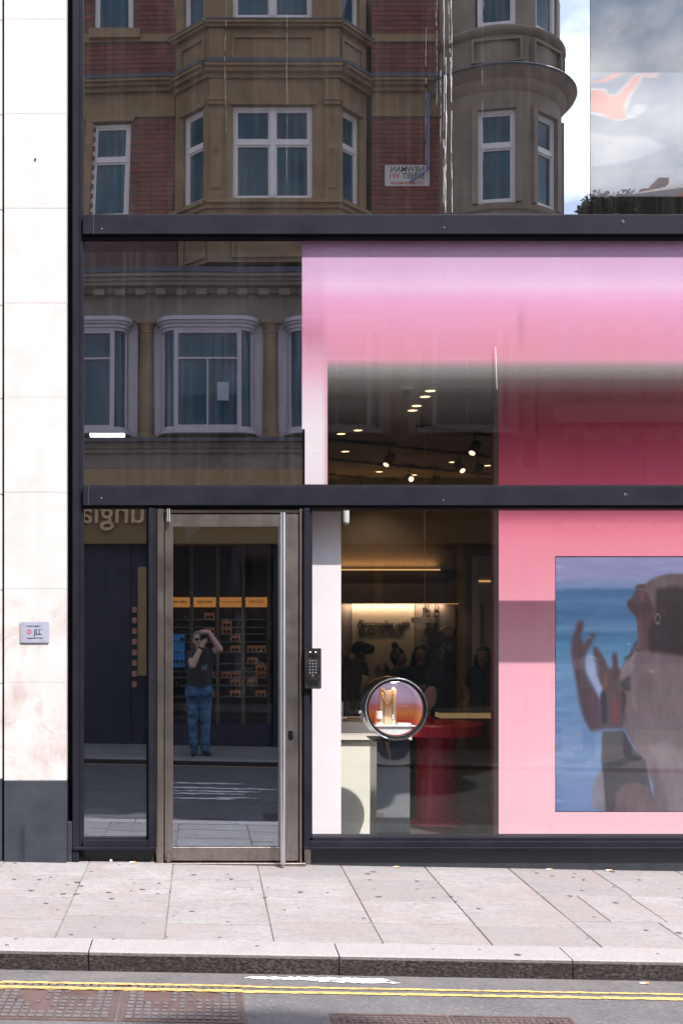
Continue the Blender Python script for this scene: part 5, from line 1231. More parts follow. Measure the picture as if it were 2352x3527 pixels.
# ============================================================ ACROSS THE STREET
def mat_brick():
    m, nt, out = newmat('red_brick'); g = N(nt, 'ShaderNodeNewGeometry')
    c = ramp(nt, g.outputs['Random Per Island'], [(0, (.14,.036,.030)), (.5, (.19,.046,.036)), (1, (.11,.030,.030))])
    c = mixc(nt, maprange(nt, noise(nt, 20, 4, .6), .4, .7, 0, .4), c, (.11,.03,.03)); bsdf(nt, out, c, .9, bump=noise(nt, 80, 3, .6), bs=.3, bd=.003); return m
BRICK = mat_brick(); MORT = simple('brick_mortar', (.10,.055,.048), .9)
SAND = simple('buff_sandstone', (.20,.135,.072), .85, var=.28, scale=2.5, bs=.3, bd=.003); SANDG = simple('grey_sandstone', (.20,.158,.128), .85, var=.24, scale=2.5)
LEAD = simple('lead_flashing', (.035,.042,.062), .5, var=.25); WHITE = simple('white_window_paint', (.60,.57,.58), .5, var=.05)
WGL = simple('window_glass_dark', (.008,.052,.088), .04, 0, var=.35, scale=2, spec=.4, bs=0, rvar=.0); CURT = simple('curtain_teal', (.05,.10,.12), .8, var=.3, scale=18, stretch=(1,1,.05))
D0 = 9.7; DB = 9.17
bd = thing('corner_building', 'red brick and sandstone corner building with bay and round turret across the street', 'building', (2, -D0, 0))
def add(name, mb, mat, **k): return mb.build(name, mat, bd, **k)
z = lambda v, d=D0: QZ(v, d)
x = lambda u, d=D0: QX(u, d)
# local frames: matrices whose -Y... here +Y points at the street
def face_m(cx, dd, ang):   # origin on the facade, local x along the wall, local y outwards (towards our glass)
    return Matrix.Translation((cx, -dd, 0)) @ Matrix.Rotation(ang, 4, 'Z')
def wall(mb, x0, x1, z0, z1, holes, y0, y1):
    zs_ = sorted({z0, z1, *[h[2] for h in holes], *[h[3] for h in holes]}); xs_ = sorted({x0, x1, *[h[0] for h in holes], *[h[1] for h in holes]})
    for za, zb_ in zip(zs_, zs_[1:]):
        run = None
        for xa_, xb_ in zip(xs_, xs_[1:]):
            mxx, mz = (xa_+xb_)/2, (za+zb_)/2
            if any(h[0] < mxx < h[1] and h[2] < mz < h[3] for h in holes):
                if run is not None: mb.box(run, xa_, y0, y1, za, zb_); run = None
            elif run is None: run = xa_
        if run is not None: mb.box(run, xs_[-1], y0, y1, za, zb_)
def window(M, x0, x1, z0, z1, yin=-.12, cols=1, trans=.38, t=.05):
    f = MB(); f.M = M
    f.box(x0, x1, yin, yin+.06, z0, z0+t).box(x0, x1, yin, yin+.06, z1-t, z1).box(x0, x0+t, yin, yin+.06, z0+t, z1-t).box(x1-t, x1, yin, yin+.06, z0+t, z1-t)
    zt_ = z1-(z1-z0)*trans
    if trans: f.box(x0+t, x1-t, yin, yin+.065, zt_-.035, zt_+.035)
    for c in range(1, cols):
        xc = x0+(x1-x0)*c/cols; f.box(xc-.04, xc+.04, yin, yin+.07, z0+t, z1-t)
    w_ = add('window', f, WHITE)
    s_ = MB(); s_.M = M                          # sashes
    for c in range(cols):
        a = x0+(x1-x0)*c/cols+(t if c == 0 else .04); b = x0+(x1-x0)*(c+1)/cols-(t if c == cols-1 else .04)
        for (za, zb_) in (((z0+t, zt_-.035), (zt_+.035, z1-t)) if trans else ((z0+t, z1-t),)):
            u_ = .028; s_.box(a, b, yin+.01, yin+.045, za, za+u_).box(a, b, yin+.01, yin+.045, zb_-u_, zb_).box(a, a+u_, yin+.01, yin+.045, za+u_, zb_-u_).box(b-u_, b, yin+.01, yin+.045, za+u_, zb_-u_)
    s_.build('sash', WHITE, w_)
    p_ = MB(); p_.M = M; p_.box(x0+.01, x1-.01, yin+.015, yin+.022, z0+.01, z1-.01); p_.build('pane', WGL, w_)
I0 = Matrix.Identity(4)
FL = face_m(0, D0, 0)
# brick wall left and right of the bay (upper storeys)
WB0, WB1, WA0, WA1 = z(492), z(277), z(68), 12.08
holeL = [(x(222), x(306), WB0, WB1), (x(218), x(306), WA0, WA1)]
ZTOP = 12.1; ZT2 = 11.75; ZL = z(640)
m1 = MB(); m1.M = FL
wall(m1, -9.0, x(402), ZL, ZTOP, holeL, -.35, -.012); wall(m1, x(853), x(1015), ZL, ZTOP, [], -.35, -.012)
add('wall', m1, MORT)
br = MB(); br.M = FL; rb = random.Random(3)
zc = z(500)
while zc < z(0)+.5:
    r_i = int(round((zc-z(500))/.075))
    if not any(a < zc+.03 < b for a, b in ((z(96), z(78)), (z(268), z(180)))):
        for (xa_, xb_) in ((-2.6, x(402)), (x(853), x(1015))):
            xx = xa_-(.11 if r_i % 2 else 0)
            while xx < xb_-.02:
                a, b = max(xx, xa_), min(xx+.205, xb_)
                if b-a > .03 and not any(h[0]-.05 < (a+b)/2 < h[1]+.05 and h[2] < zc+.03 < h[3] for h in holeL):
                    br.box(a, b, -.03, rb.uniform(-.003, .003), zc, zc+.063)
                xx += .217
    zc += .075
o = add('brick', br, BRICK); o['kind'] = 'stuff'
o2 = MB(); o2.M = FL
wall(o2, -9.0, -2.6, ZL, ZTOP, [], -.011, -.001); add('far_brick_wall', o2, simple('brick_far', (.24,.055,.042), .9))
st_ = MB(); st_.M = FL
for (xa_, xb_) in ((-9, x(402)), (x(853), x(1015))):
    st_.box(xa_, xb_, -.1, .03, z(95), z(78)); st_.box(xa_, xb_, -.1, .02, z(266), z(212))
st_.box(x(205), x(322), -.1, .10, z(90), z(70)); st_.box(x(205), x(222)-.001, -.1, .025, z(492), z(266)); 
st_.box(x(215), x(312), -.1, .04, z(275), z(262))
add('string_course', st_, SAND)
co_ = MB(); co_.M = FL
for (xa_, xb_) in ((-9, x(402)+.05), (x(853)-.05, x(1020))):
    co_.box(xa_, xb_, -.1, .10, z(212)+.001, z(203)).box(xa_, xb_, -.1, .17, z(203)+.001, z(196)).box(xa_, xb_, -.1, .22, z(196)+.001, z(190))
add('cornice', co_, SAND)
cf = MB(); cf.M = FL
for (xa_, xb_) in ((-9, x(402)+.05), (x(853)-.05, x(1020))): cf.box(xa_, xb_, -.1, .235, z(190)+.001, z(181))
add('cornice_flashing', cf, LEAD)
window(FL, holeL[0][0], holeL[0][1], WB0, WB1); window(FL, holeL[1][0], holeL[1][1], WA0, WA1, trans=0)
add('curtain', MB().box(x(222), x(306), -D0-.3, -D0-.28, WA0, WA1), CURT)
# canted bay
zb = lambda v: QZ(v, DB)
xb = lambda u: QX(u, DB)
bx0, bx1 = xb(477), xb(778); cdx = .50
ZB0 = zb(600)
B0, B1, A0_, A1_ = zb(455), zb(240), zb(38), ZT2-.02
segs = [('front', face_m(0, DB, 0), bx0, bx1, (xb(535), xb(718)), 2)]
ln = math.hypot(cdx, D0-DB); an = math.atan2(D0-DB, cdx)
ML = Matrix.Translation((bx0, -DB, 0)) @ Matrix.Rotation(an, 4, 'Z')        # runs to the left with negative local x
MR = Matrix.Translation((bx1, -DB, 0)) @ Matrix.Rotation(-an, 4, 'Z')
for nm, M, xa_, xb_, wn_, cols in segs+[('left', ML, -ln, 0, (-ln+.17, -.10), 1), ('right', MR, 0, ln, (.10, ln-.17), 1)]:
    w0, w1 = wn_
    q = MB(); q.M = M
    wall(q, xa_, xb_, ZB0, ZT2, [(w0, w1, B0, B1), (w0, w1, A0_, A1_)], -.30, 0)
    add('bay_wall', q, SAND)
    window(M, w0, w1, B0, B1, cols=cols); window(M, w0, w1, A0_, A1_, cols=cols, trans=0)
    # recessed-looking panel: a raised frame
    q = MB(); q.M = M; e = .02 if nm == 'front' else 0
    for (pa, pb) in (((w0-.02, w1+.02, ) if nm == 'front' else (w0-.05, w1+.05),)):
        for (va, vb) in ((80, 133), (500, 590)):
            z1_, z0_ = zb(va), zb(vb)
            q.box(pa, pb, .0005, .035, z1_-.045, z1_).box(pa, pb, .0005, .035, z0_, z0_+.045).box(pa, pa+.045, .0005, .035, z0_+.045, z1_-.045).box(pb-.045, pb, .0005, .035, z0_+.045, z1_-.045)
    add('panel_moulding', q, SAND)
    q = MB(); q.M = M; ext = .04
    xa2, xb2 = xa_-(ext if nm != 'right' else -.0), xb_+(ext if nm != 'left' else -.0)
    q.box(xa2, xb2, .0005, .08, zb(64), zb(58)).box(xa2, xb2, .0005, .12, zb(58)+.0005, zb(52))       # sill course of the top window
    q.box(xa2, xb2, .0005, .05, zb(478), zb(468)).box(xa2, xb2, .0005, .10, zb(468)+.0005, zb(459))   # sill course of the middle window
    q.box(xa2, xb2, .0005, .06, zb(180), zb(170)).box(xa2, xb2, .0005, .14, zb(170)+.0005, zb(161)).box(xa2, xb2, .0005, .19, zb(161)+.0005, zb(154))
    q.box(w0-.06, w1+.06, .0005, .04, B1+.001, B1+.07)
    add('bay_cornice', q, SAND)
    q = MB(); q.M = M; q.box(xa2, xb2, .0005, .205, zb(154)+.0005, zb(146)); q.box(xa2, xb2, .0005, .13, zb(52)+.0005, zb(49)); add('bay_flashing', q, LEAD)
pl_ = MB(); pl_.M = face_m(0, DB, 0)
for (ua, ub) in ((480, 514), (746, 779)):
    a, b = xb(ua), xb(ub); c = (a+b)/2
    pl_.box(a, b, .0005, .03, zb(462), zb(250)); pl_.box(a+.035, b-.035, .0305, .045, zb(432), zb(262))
    pl_.box(a-.02, b+.02, .0005, .06, zb(240), zb(232)).box(a-.03, b+.03, .0005, .08, zb(232)+.001, zb(226)); pl_.box(a, b, .0005, .04, zb(226)+.001, zb(182))
    pl_.box(a-.01, b+.01, .0005, .05, zb(462), zb(440))
    pl_.box(a, b, .0005, .035, zb(146)+.001, zb(66))
    for vc in (343,): pl_.add([(c-.06, .0455, zb(vc)), (c, .0455, zb(vc)-.09), (c+.06, .0455, zb(vc)), (c, .0455, zb(vc)+.09), (c, .085, zb(vc))], [(0,1,4),(1,2,4),(2,3,4),(3,0,4)])
    pl_.add([(c-.07, .0455, zb(264)), (c, .0455, zb(285)), (c+.07, .0455, zb(264)), (c, .08, zb(268))], [(0,1,3),(1,2,3),(2,0,3)])
add('pilaster', pl_, SAND)
add('bay_core', MB().add([(bx0-cdx, -D0-.3, ZB0), (bx0, -DB-.29, ZB0), (bx1, -DB-.29, ZB0), (bx1+cdx, -D0-.3, ZB0), (bx0-cdx, -D0-.3, ZT2), (bx0, -DB-.29, ZT2), (bx1, -DB-.29, ZT2), (bx1+cdx, -D0-.3, ZT2)], [(0,1,5,4),(1,2,6,5),(2,3,7,6),(3,0,4,7),(0,3,2,1),(4,5,6,7)]), simple('dim_room', (.03,.028,.026), .9))
# street name plate
sgp = thing('street_sign', 'white street name plate reading Newman Street W1 on the brick wall opposite', 'sign', ((x(882)+x(986))/2, -D0+.01, z(427)))
a, b = x(883), x(986)
MB().box(a, b, -D0+.004, -D0+.02, z(427), z(378), .004).build('plate', simple('enamel_white', (.46,.43,.43), .4, var=.05), sgp)
rt180 = (R_(90), 0, R_(180)); BKI = simple('sign_letter_black', (.015,.015,.02), .5)
text('NEWMAN', .125, 'lettering', BKI, sgp, (b-.085, -D0+.0215, z(394)), rot=rt180, ax='LEFT', bold=.002, sx=.95)
text('STREET', .125, 'lettering', BKI, sgp, (b-.085, -D0+.0215, z(409)), rot=rt180, ax='LEFT', bold=.002, sx=.85)
text('W1', .125, 'lettering', simple('sign_letter_red', (.45,.03,.03), .5), sgp, (a+.06, -D0+.0215, z(409)), rot=rt180, ax='RIGHT', bold=.002, sx=.9)
text('CITY OF WESTMINSTER', .056, 'lettering', simple('sign_letter_red', (.45,.03,.03), .5), sgp, ((a+b)/2, -D0+.0215, z(423)), rot=rt180, ax='CENTER', bold=.001, sx=.9)
# round turret
TR = 1.084; TX = 4.71; TD = 9.15+TR; tz = lambda v: QZ(v, 9.15)
def tl_(name, prof, mat): return MB().lathe([(TR+r, h) for r, h in prof], (TX, -TD, 0), 'z', 72).build(name, mat, bd, smooth=True)
ths = [(-9.5, .285, 1), (38, .235, 1), (80, .25, 1)]
def ring_wall(za, zb_, holes):
    mb = MB(); n = 120
    for i in range(n):
        t0 = 2*PI*i/n; t1 = 2*PI*(i+1)/n; tm = (t0+t1)/2
        if any(abs((tm-hc+PI) % (2*PI)-PI) < hw2 for hc, hw2 in holes): continue
        c0, s0, c1, s1 = math.cos(t0), math.sin(t0), math.cos(t1), math.sin(t1)
        vs = [(TX+TR*c0, -TD+TR*s0), (TX+TR*c1, -TD+TR*s1), (TX+(TR-.28)*c1, -TD+(TR-.28)*s1), (TX+(TR-.28)*c0, -TD+(TR-.28)*s0)]
        mb.add([(p[0], p[1], za) for p in vs]+[(p[0], p[1], zb_) for p in vs], [(0,1,5,4),(1,2,6,5),(2,3,7,6),(3,0,4,7),(0,3,2,1),(4,5,6,7)])
    return mb
angs = [PI/2+R_(9.5), PI/2-R_(38), PI/2-R_(84)]
hls = [(a, math.asin(w_/TR)+.02) for a, w_ in zip(angs, (.285, .26, .26))]
t_B0, t_B1, t_A0, t_A1 = tz(462), tz(247), tz(52), ZT2-.02
for za, zb_, hh_ in ((tz(640), t_B0, []), (t_B0, t_B1, hls), (t_B1, t_A0, []), (t_A0, t_A1, hls), (t_A1, ZT2, [])):
    q = ring_wall(za, zb_, hh_).build('turret_wall', SANDG, bd)
for a, w_ in zip(angs, (.285, .26, .26)):
    M = Matrix.Translation((TX, -TD, 0)) @ Matrix.Rotation(a-PI/2, 4, 'Z') @ Matrix.Translation((0, TR, 0))
    window(M, -w_, w_, t_B0, t_B1, yin=-.12); window(M, -w_, w_, t_A0, t_A1, yin=-.12, trans=0)
    q = MB(); q.M = M
    for (va, vb) in ((84, 140),):
        z1_, z0_ = tz(va), tz(vb); q.box(-w_-.1, w_+.1, -.03, .028, z1_-.04, z1_).box(-w_-.1, w_+.1, -.03, .028, z0_, z0_+.04).box(-w_-.1, -w_-.06, -.05, .028, z0_+.04, z1_-.04).box(w_+.06, w_+.1, -.05, .028, z0_+.04, z1_-.04)
    q.box(-w_-.09, -w_-.0, -.05, .012, t_B0, t_B1+.07).box(w_, w_+.09, -.05, .012, t_B0, t_B1+.07).box(-w_, w_, -.03, .022, t_B1+.001, t_B1+.07)
    add('turret_surround', q, SANDG)
tl_('turret_core', [(-.285, tz(640)), (-.285, ZT2)], simple('dim_room', (.03,.028,.026), .9))
tl_('turret_cornice', [(0, tz(205)), (.07, tz(195)), (.10, tz(182)), (.17, tz(176)), (.20, tz(170)), (.25, tz(164))], SANDG)
tl_('turret_flashing', [(.25, tz(164)+.002), (.265, tz(160)), (.25, tz(157)), (.0, tz(150))], LEAD)
tl_('turret_string', [(0, tz(76)), (.06, tz(72)), (.09, tz(66)), (.09, tz(62)), (.04, tz(56)), (0, tz(55))], SANDG)
tl_('turret_sill', [(0, tz(482)), (.05, tz(478)), (.07, tz(470)), (0, tz(466))], SANDG)
# blue rainwater pipe on the brick
add('drainpipe', MB().tube([(x(981), -D0+.08, z(390)), (x(981), -D0+.08, z(215))], .028, 8).tube([(x(981), -D0+.08, z(390)), (x(940), -D0+.08, z(420))], .02, 8), simple('blue_grey_pipe', (.12,.14,.26), .4))
# main cornice with dentils over the first floor
DG = 9.42; zg = lambda v: QZ(v, DG)
xg = lambda u: QX(u, DG)
q = MB(); XA, XB = -9.0, TX
for (va, vb, pr_) in ((676, 664, .10), (663.5, 656, .24), (655.5, 648, .28), (647.5, 640, .33)): q.box(XA, XB, -DG-.3, -DG+pr_, zg(va), zg(vb))
add('main_cornice', q, SANDG)
add('ledge_flashing', MB().box(XA, XB, -DG-.3, -DG+.35, zg(639.5), zg(628)), LEAD)
dn = MB(); u = 190-75*12
while u < 1300:
    if u > 120: dn.box(xg(u+4), xg(u+36), -DG-.05, -DG+.19, zg(676)-.0, zg(664)-.001-.0)
    u += 47 if False else 75*.63*1.0
dn2 = MB(); u = 160
while u < 1250:
    dn2.box(xg(u), xg(u+24), -DG-.05, -DG+.17, zg(682), zg(668.5)); u += 48
add('dentil', dn2, SANDG)
add('frieze', MB().box(XA, XB, -DG-.4, -DG, zg(735), zg(676.5)), SANDG)
tl_('turret_cornice', [(-.1, zg(700)), (.15, zg(676)), (.36, zg(663)), (.40, zg(640)), (.42, zg(628)), (-.1, zg(622))], SANDG)
# bowed white oriel windows between engaged columns
CREAMW = simple('cream_joinery', (.42,.385,.41), .5, var=.05)
def oriel(uc):
    cx = xg(uc); w2 = .72; zt_, zb_ = zg(737), zg(988); rad = .22
    def outline(g_): # plan of the bow: rounded corners
        pts = [(-w2-g_, -.15)]
        for i in range(9): t = PI-PI/2*i/8; pts.append((-w2+rad+(rad+g_)*math.cos(t), .02+(rad+g_)*math.sin(t)-.0))
        for i in range(9): t = PI/2-PI/2*i/8; pts.append((w2-rad+(rad+g_)*math.cos(t), .02+(rad+g_)*math.sin(t)))
        pts.append((w2+g_, -.15)); return pts
    def slab_(g_, z0, z1):
        o_ = outline(g_); n = len(o_); mb = MB(); mb.add([(cx+p[0], -DG+p[1], z0) for p in o_]+[(cx+p[0], -DG+p[1], z1) for p in o_], [tuple(range(n))[::-1], tuple(range(n, 2*n))]+[(i, (i+1) % n, n+(i+1) % n, n+i) for i in range(n)]); return mb
    q = MB()
    for g_, va, vb in ((.10, 746, 737), (.07, 752, 746.5), (.04, 760, 752.5), (.015, 767, 760.5), (.02, 992, 985), (.06, 1000, 992.5)):
        s_ = slab_(g_, zg(va), zg(vb)); q.add(s_.v, s_.f)
    w_ = add('oriel_window', q, CREAMW)
    slab_(-.03, zg(985), zg(767)).build('pane', WGL, w_)
    f = MB(); yy_ = -DG+.02+rad
    for xo in (-.50, .50): f.box(cx+xo-.035, cx+xo+.035, yy_-.06, yy_+.012, zg(985), zg(767))
    f.box(cx-.465, cx+.465, yy_-.06, yy_+.010, zg(832), zg(828)); f.box(cx-.465, cx+.465, yy_-.06, yy_+.010, zg(773), zg(767.2)); f.box(cx-.465, cx+.465, yy_-.06, yy_+.010, zg(985), zg(981))
    f.box(cx-.012, cx+.012, yy_-.06, yy_+.006, zg(981), zg(832))
    for s_ in (-1, 1): f.box(cx+s_*(w2-.015)-.018, cx+s_*(w2-.015)+.018, -DG-.1, -DG+.05, zg(985), zg(767))
    f.build('glazing_bar', CREAMW, w_)
    for s_ in (-1, 1): add('jamb', MB().box(cx+s_*(w2+.01), cx+s_*(w2+.17), -DG-.3, -DG-.03, zg(1000), zg(737)), CREAMW)
for uc in (192-13, 474, 769, 1064, -116): oriel(uc)
cw_ = MB().box(-9, TX, -DG-.45, -DG-.32, zg(1010), zg(735)); add('wall', cw_, SANDG)
for uc in (330, 621, 917, 1210, 35):
    cx = xg(uc)
    MB().lathe([(.15, zg(1003)), (.15, zg(1000)), (.125, zg(996)), (.122, zg(900)), (.108, zg(768)), (.125, zg(765)), (.108, zg(762)), (.13, zg(750)), (.135, zg(745))], (cx, -DG-.02, 0), 'z', 28).box(cx-.17, cx+.17, -DG-.2, -DG+.13, zg(745)+.001, zg(736)).box(cx-.18, cx+.18, -DG-.2, -DG+.14, zg(1010), zg(1003)-.001).build('column', SAND, bd, smooth=True)
add('sill_course', MB().box(-9, TX+.2, -DG-.3, -DG+.24, zg(1016), zg(1010)-.001).box(-9, TX+.2, -DG-.3, -DG+.30, zg(1010)-.0, zg(1003)-.002) if False else MB().box(-9, TX+.2, -DG-.3, -DG+.26, zg(1018), zg(1010)-.002), LEAD)
add('band_course', MB().box(-9, TX+.3, -DG-.3, -DG+.12, zg(1030), zg(1018.5)).box(-9, TX+.3, -DG-.3, -DG+.07, zg(1040), zg(1030.5)).box(-9, TX+.3, -DG-.3, -DG+.0, zg(1078), zg(1040.5)), SANDG)
# shop fascia and ground floor
OCH = simple('ochre_fascia', (.25,.155,.055), .5, var=.06); DS = 9.45; zs2 = lambda v: QZ(v, DS)
xs2 = lambda u: QX(u, DS)
add('fascia', MB().box(-9, TX+.5, -DS-.3, -DS+.16, zs2(1250), zs2(1079)), OCH)
lt = text('sunglass', .50, 'fascia_lettering', simple('bronze_letter', (.72,.46,.26), .5), bd, (0, 0, 0), rot=rt180, ext=.02, bold=.004, ax='LEFT')
# place so that "ungla" shows in the side pane
bbx = [v.co.x for v in lt.data.vertices]; wx0, wx1 = min(bbx)+bd.location.x, max(bbx)+bd.location.x
tgt1 = xs2(362); tgt0 = tgt1-(wx1-wx0)
lt.data.transform(Matrix.Translation((tgt1-wx1, -DS+.19-0, zs2(1203)))); lt.data.update()
add('dark_wall', MB().box(-9, xs2(300), -DS-.25, -DS-.02, -.4, zs2(1250)), simple('midnight_panel', (.010,.012,.034), .5))
add('ochre_jamb', MB().box(xs2(317), xs2(352), -DS-.25, -DS+.0, zs2(1552), zs2(1302)), simple('ochre_plain', (.34,.23,.10), .6))
add('dark_wall', MB().box(xs2(300)+.001, xs2(392), -DS-.27, -DS-.05, -.4, zs2(1250)), simple('midnight_panel', (.010,.012,.034), .5))
ob = MB()
for i in range(8): ob.box(xs2(304), xs2(315), -DS-.0, -DS+.03, zs2(1407+i*24.5), zs2(1394+i*24.5))
add('orange_card', ob, emis('orange_cards', (1, .30, .08), .10))
add('stall_riser', MB().box(xs2(392)+.001, TX+.4, -DS-.12, -DS-.05, -.4, zs2(1662)), simple('midnight_panel', (.010,.012,.034), .5))
add('dark_wall', MB().box(xs2(628), xs2(680), -DS-.2, -DS-.0, -.4, zs2(1250)), simple('midnight_panel', (.010,.012,.034), .5))
# more of the shopfront beyond, seen only as faint reflections
for (ua, ub) in ((690, 860), (880, 1050), (1070, 1230)):
    add('shop_window', MB().box(xs2(ua), xs2(ub), -DS-.14, -DS-.12, zs2(1660), zs2(1260)), WGL)
add('shop_pier', MB().box(xs2(860)+.001, xs2(880)-.001, -DS-.2, -DS-.03, -.4, zs2(1250)).box(xs2(1050)+.001, xs2(1070)-.001, -DS-.2, -DS-.03, -.4, zs2(1250)).box(xs2(1230)+.001, xs2(1290), -DS-.2, -DS-.03, -.4, zs2(1250)), OCH)
# shop interior with eyewear shelving
DI = 10.25; zi = lambda v: QZ(v, DI)
xi = lambda u: QX(u, DI)
shf = thing('eyewear_shelving', 'tall lit eyewear shelving inside the shop across the street', 'shelving', (xi(510), -DI-.2, -.1))
MB().box(xi(380), xi(640), -DI-.35, -DI-.3, -.2, zi(1230)).build('back_panel', simple('navy_back', (.010,.024,.070), .6), shf)
for u in (440, 500, 559, 618): MB().box(xi(u-4), xi(u+4), -DI-.29, -DI+.0, -.1, zi(1250)).build('divider', simple('brown_divider', (.20,.14,.10), .6), shf)
shv = [1421.5,1439.5,1455,1473,1497,1523.5,1541.5,1556,1574,1600]
for v in shv:
    for (ua, ub) in ((386, 436), (444, 496), (504, 555), (563, 614)):
        MB().box(xi(ua)+.002, xi(ub)-.002, -DI-.29, -DI-.04, zi(v)-.012, zi(v)+.006).build('shelf', simple('grey_shelf', (.26,.23,.24), .4), shf)
for (ua, ub, tx) in ((386, 436, 'miu miu'), (444, 496, 'miu miu'), (504, 555, 'SAINT LAURENT'), (563, 614, 'CELINE')):
    hdr = MB().box(xi(ua)+.003, xi(ub)-.003, -DI-.25, -DI-.05, zi(1393), zi(1371)).build('brand_header', emis('header_glow', (1, .36, .06), .55), shf)
    text(tx, .075 if len(tx) < 10 else .05, 'lettering', simple('header_ink', (.02,.01,.0), .8), hdr, (xi((ua+ub)/2), -DI-.045, zi(1384)), rot=rt180, ext=.001, bold=.0015 if len(tx) == 7 else .0)
ORD = ['the top', 'the second', 'the third', 'the fourth', 'the fifth', 'the sixth', 'the seventh', 'the eighth', 'the ninth', 'the lowest']; BAY = ['leftmost bay opposite', 'bay behind the photographer', 'SAINT LAURENT bay', 'CELINE bay']
base_sg = None; rs = random.Random(9); ng = 0
OC = emis('orange_cards', (1, .30, .08), .10)
for si, v in enumerate(shv):
    for (ua, ub) in ((390, 434), (448, 494), (508, 553), (567, 612)):
        for kx in range(2):
            cx = xi(ua+(ub-ua)*(.28+.44*kx)); zz = zi(v)+.008
            if rs.random() < .22: continue
            if base_sg is None:
                g_ = MB()
                for s_ in (-1, 1): g_.lathe([(.0001, 0), (.026, .0), (.028, .004), (.0001, .005)], (s_*.033, 0, .03), 'y', 10)
                g_.box(-.01, .01, 0, .004, .034, .040)
                base_sg = g_.build('sunglasses', simple('dark_lens', (.012,.010,.010), .15)); gg = base_sg
            else: gg = base_sg.copy(); COL.objects.link(gg)
            gg.location = (cx, -DI-.07, zz); tag(gg, '%s pair of sunglasses on %s shelf, %s' % (('left', 'right')[kx], ORD[si], BAY[[390, 448, 508, 567].index(ua)]), 'sunglasses', 'sunglasses on the eyewear shelves')
            if ua > 440 and rs.random() < .55:
                cc = MB().box(cx-.085, cx+.085, -DI-.10, -DI-.085, zz, zz+.10).build('backing_card', OC, shf)
add('blue_screen', MB().box(xi(390), xi(424), -DI-.2, -DI-.18, zi(1532), zi(1456)), emis('blue_glow', (.02, .12, .30), .5))
pane_o = MB().box(xs2(392)+.002, xs2(628)-.002, -DS-.09, -DS-.08, zs2(1661), zs2(1251)); add('shop_glass', pane_o, G_CLEAR)
add('shop_ceiling', MB().box(xi(360), xi(660), -DI-.6, -DS-.3, zi(1232), zi(1225)), DARK)
add('shop_back', MB().box(-9, 5.6, -12.4, -12.2, -.4, ZTOP), DARK)
add('side_wall', MB().box(TX+TR-.3, TX+TR-.05, -30, -TD, -.4, ZTOP), SANDG)
add('roof', MB().box(-9, TX, -12.4, -D0+.0-.4, ZTOP-.2, ZTOP-.001), LEAD)
add('room_wall', MB().box(-9, 4.0, -11.6, -11.5, QZ(1250, 9.5), ZTOP), simple('dim_room', (.03,.028,.026), .9))
rl = MB().box(xg(383), xg(436), -DG-.28, -DG-.24, zg(824), zg(814)); add('room_light', rl, emis('yellow_ceiling_light', (.75,.95,.25), .45))
add('window_notice', MB().box(xg(496), xg(523), -DG+.235, -DG+.237, zg(926), zg(884)), simple('paper_notice', (.30,.36,.40), .8))
# distant roofs and shrubs at the end of the side street
hs = thing('terrace_house', 'distant red tiled roof with chimneys beyond the side street', 'house', (17, -30, -.4))
zh = lambda v: QZ(v, 30)
xh = lambda u: QX(u, 30)
TIL = simple('red_tiles', (.30,.09,.05), .8, var=.3, scale=1.5)
MB().box(xh(1500), xh(1900), -34, -30, -.4, zh(470)).build('wall', MORT, hs)
MB().add([(xh(1425), -30, zh(470)), (xh(1900), -30, zh(470)), (xh(1900), -31.5, zh(350)), (xh(1560), -31.5, zh(395)), (xh(1425), -34, zh(470)), (xh(1900), -34, zh(470))], [(0,1,2,3),(4,3,2,5),(0,3,4),(0,4,5,1),(1,5,2)]).build('roof', TIL, hs)
for (ua, ub, va, vb) in ((1508, 1530, 470, 398), (1549, 1560, 420, 372)): MB().box(xh(ua), xh(ub), -31.8, -31.2, zh(va), zh(vb)).box(xh(ua)-.1, xh(ub)+.1, -31.9, -31.1, zh(vb)-.25, zh(vb)-.05).build('chimney', simple('chimney_brick', (.36,.13,.08), .85), hs)
MB().add([(xh(1380), -28, zh(500)), (xh(1900), -28, zh(500)), (xh(1900), -28.5, zh(420)), (xh(1500), -28.5, zh(465)), (xh(1380), -29.8, zh(500)), (xh(1900), -29.8, zh(500))], [(0,1,2,3),(4,3,2,5),(0,3,4),(1,5,2),(0,4,5,1)]).build('front_roof', simple('slate_roof', (.05,.05,.055), .7), hs)
ab = thing('arcade_building', 'ornate brick building with arched windows across the side street', 'building', (14, -22, -.4))
DA = 22; za = lambda v: QZ(v, DA)
xa_f = lambda u: QX(u, DA)
FA = Matrix.Translation((0, -DA, 0)); q = MB(); q.M = FA; holes = []
for row, (v1, v0) in enumerate(((575, 690), (760, 930), (1010, 1200))):
    for i in range(9): u = 1300+i*72; holes.append((xa_f(u), xa_f(u+40), za(v0), za(v1)))
wall(q, xa_f(1262), xa_f(2000), -.4, za(535), holes, -.4, 0); q.build('wall', simple('far_brick', (.20,.07,.05), .9), ab)
g2 = MB(); t2_ = MB()
for h_ in holes:
    g2.box(h_[0]-.05, h_[1]+.05, -DA-.3, -DA-.28, h_[2]-.05, h_[3]+.3); cx = (h_[0]+h_[1])/2; r_ = (h_[1]-h_[0])/2+.12
    t2_.tube([(cx+r_*math.cos(a), -DA+.03, h_[3]-.05+r_*math.sin(a)) for a in [PI*i/10 for i in range(11)]], .14, 6).box(h_[0]-.12, h_[1]+.12, -DA, -DA+.15, h_[2]-.2, h_[2]-.02)
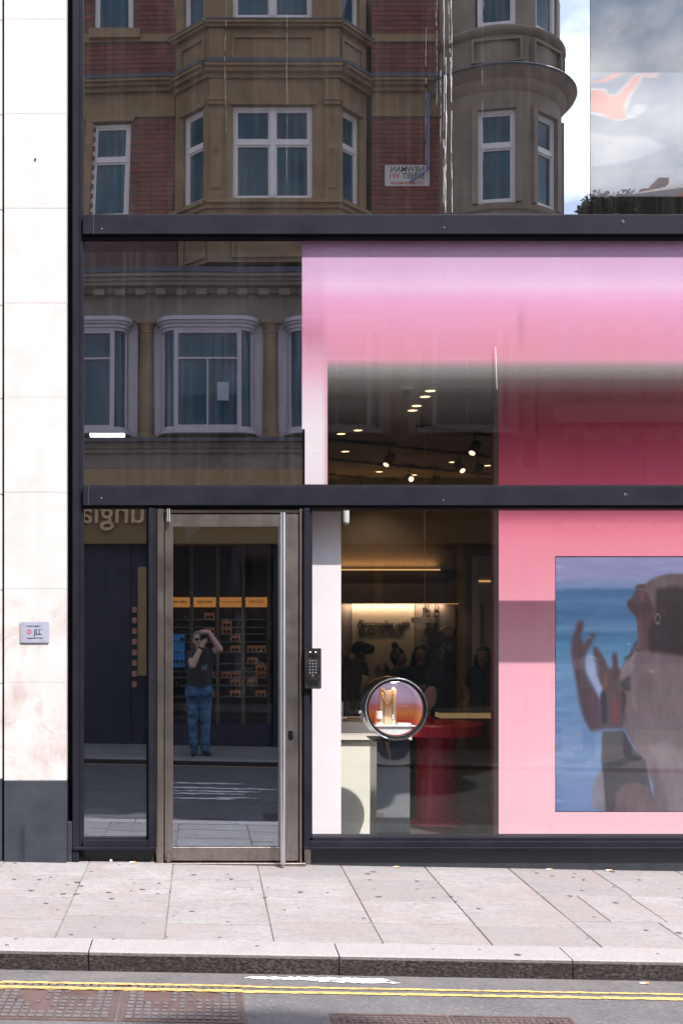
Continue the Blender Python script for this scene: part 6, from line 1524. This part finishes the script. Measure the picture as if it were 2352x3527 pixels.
g2.build('glazing', WGL, ab)['kind'] = 'stuff'; o = t2_.build('arch_trim', simple('far_trim', (.34,.28,.22), .85), ab); o['kind'] = 'stuff'
q = MB()
for v in (552, 725, 975): q.box(xa_f(1260), xa_f(2000), -DA, -DA+.3, za(v), za(v)+.45)
q.build('string_course', simple('far_trim', (.34,.28,.22), .85), ab)
LEAF = simple('shrub_leaves', (.035,.055,.022), .8, var=.5, scale=9)
def shrub(u, v, d, r, label, seed):
    rn = random.Random(seed); c = Vector((QX(u, d), -d, QZ(v, d))); t = thing('roof_shrub', label, 'shrub', c-Vector((0,0,r)), 'shrubs beyond the side street'); mb = MB(); st2 = MB()
    for i in range(26):
        a = rn.uniform(0, 2*PI); e_ = rn.uniform(.3, 1.5); tip = c+Vector((math.cos(a)*math.cos(e_)*r, math.sin(a)*math.cos(e_)*r, math.sin(e_)*r*rn.uniform(.6, 1.2)-.2*r)); st2.tube([c-Vector((0,0,r)), (c+tip)/2-Vector((0,0,.2*r)), tip], [.03, .02, .006], 4)
    for i in range(900):
        a = rn.uniform(0, 2*PI); e_ = rn.uniform(-1.2, 1.4); rr3 = r*rn.uniform(.3, 1.05); p = c+Vector((math.cos(a)*math.cos(e_)*rr3, math.sin(a)*math.cos(e_)*rr3, math.sin(e_)*rr3*.85)); s_ = rn.uniform(.04, .10)
        v1 = Vector((rn.uniform(-1, 1), rn.uniform(-1, 1), rn.uniform(-1, 1))).normalized()*s_; v2 = Vector((rn.uniform(-1, 1), rn.uniform(-1, 1), rn.uniform(-1, 1))).normalized()*s_*.5
        mb.add([p-v1, p+v2, p+v1, p-v2], [(0,1,2,3)])
    st2.build('branch', BRZ, t); mb.build('foliage', LEAF, t, fix=False)
shrub(1372, 478, 24, .55, 'spiky dark shrub nearest the turret beyond the side street', 1); shrub(1350, 484, 24, .30, 'small dark shrub at the far left of the distant roofs', 2); shrub(1432, 474, 25, .55, 'olive shrub left of the distant red roof', 3); shrub(1400, 482, 25, .4, 'low dark shrub between two larger distant shrubs', 4)
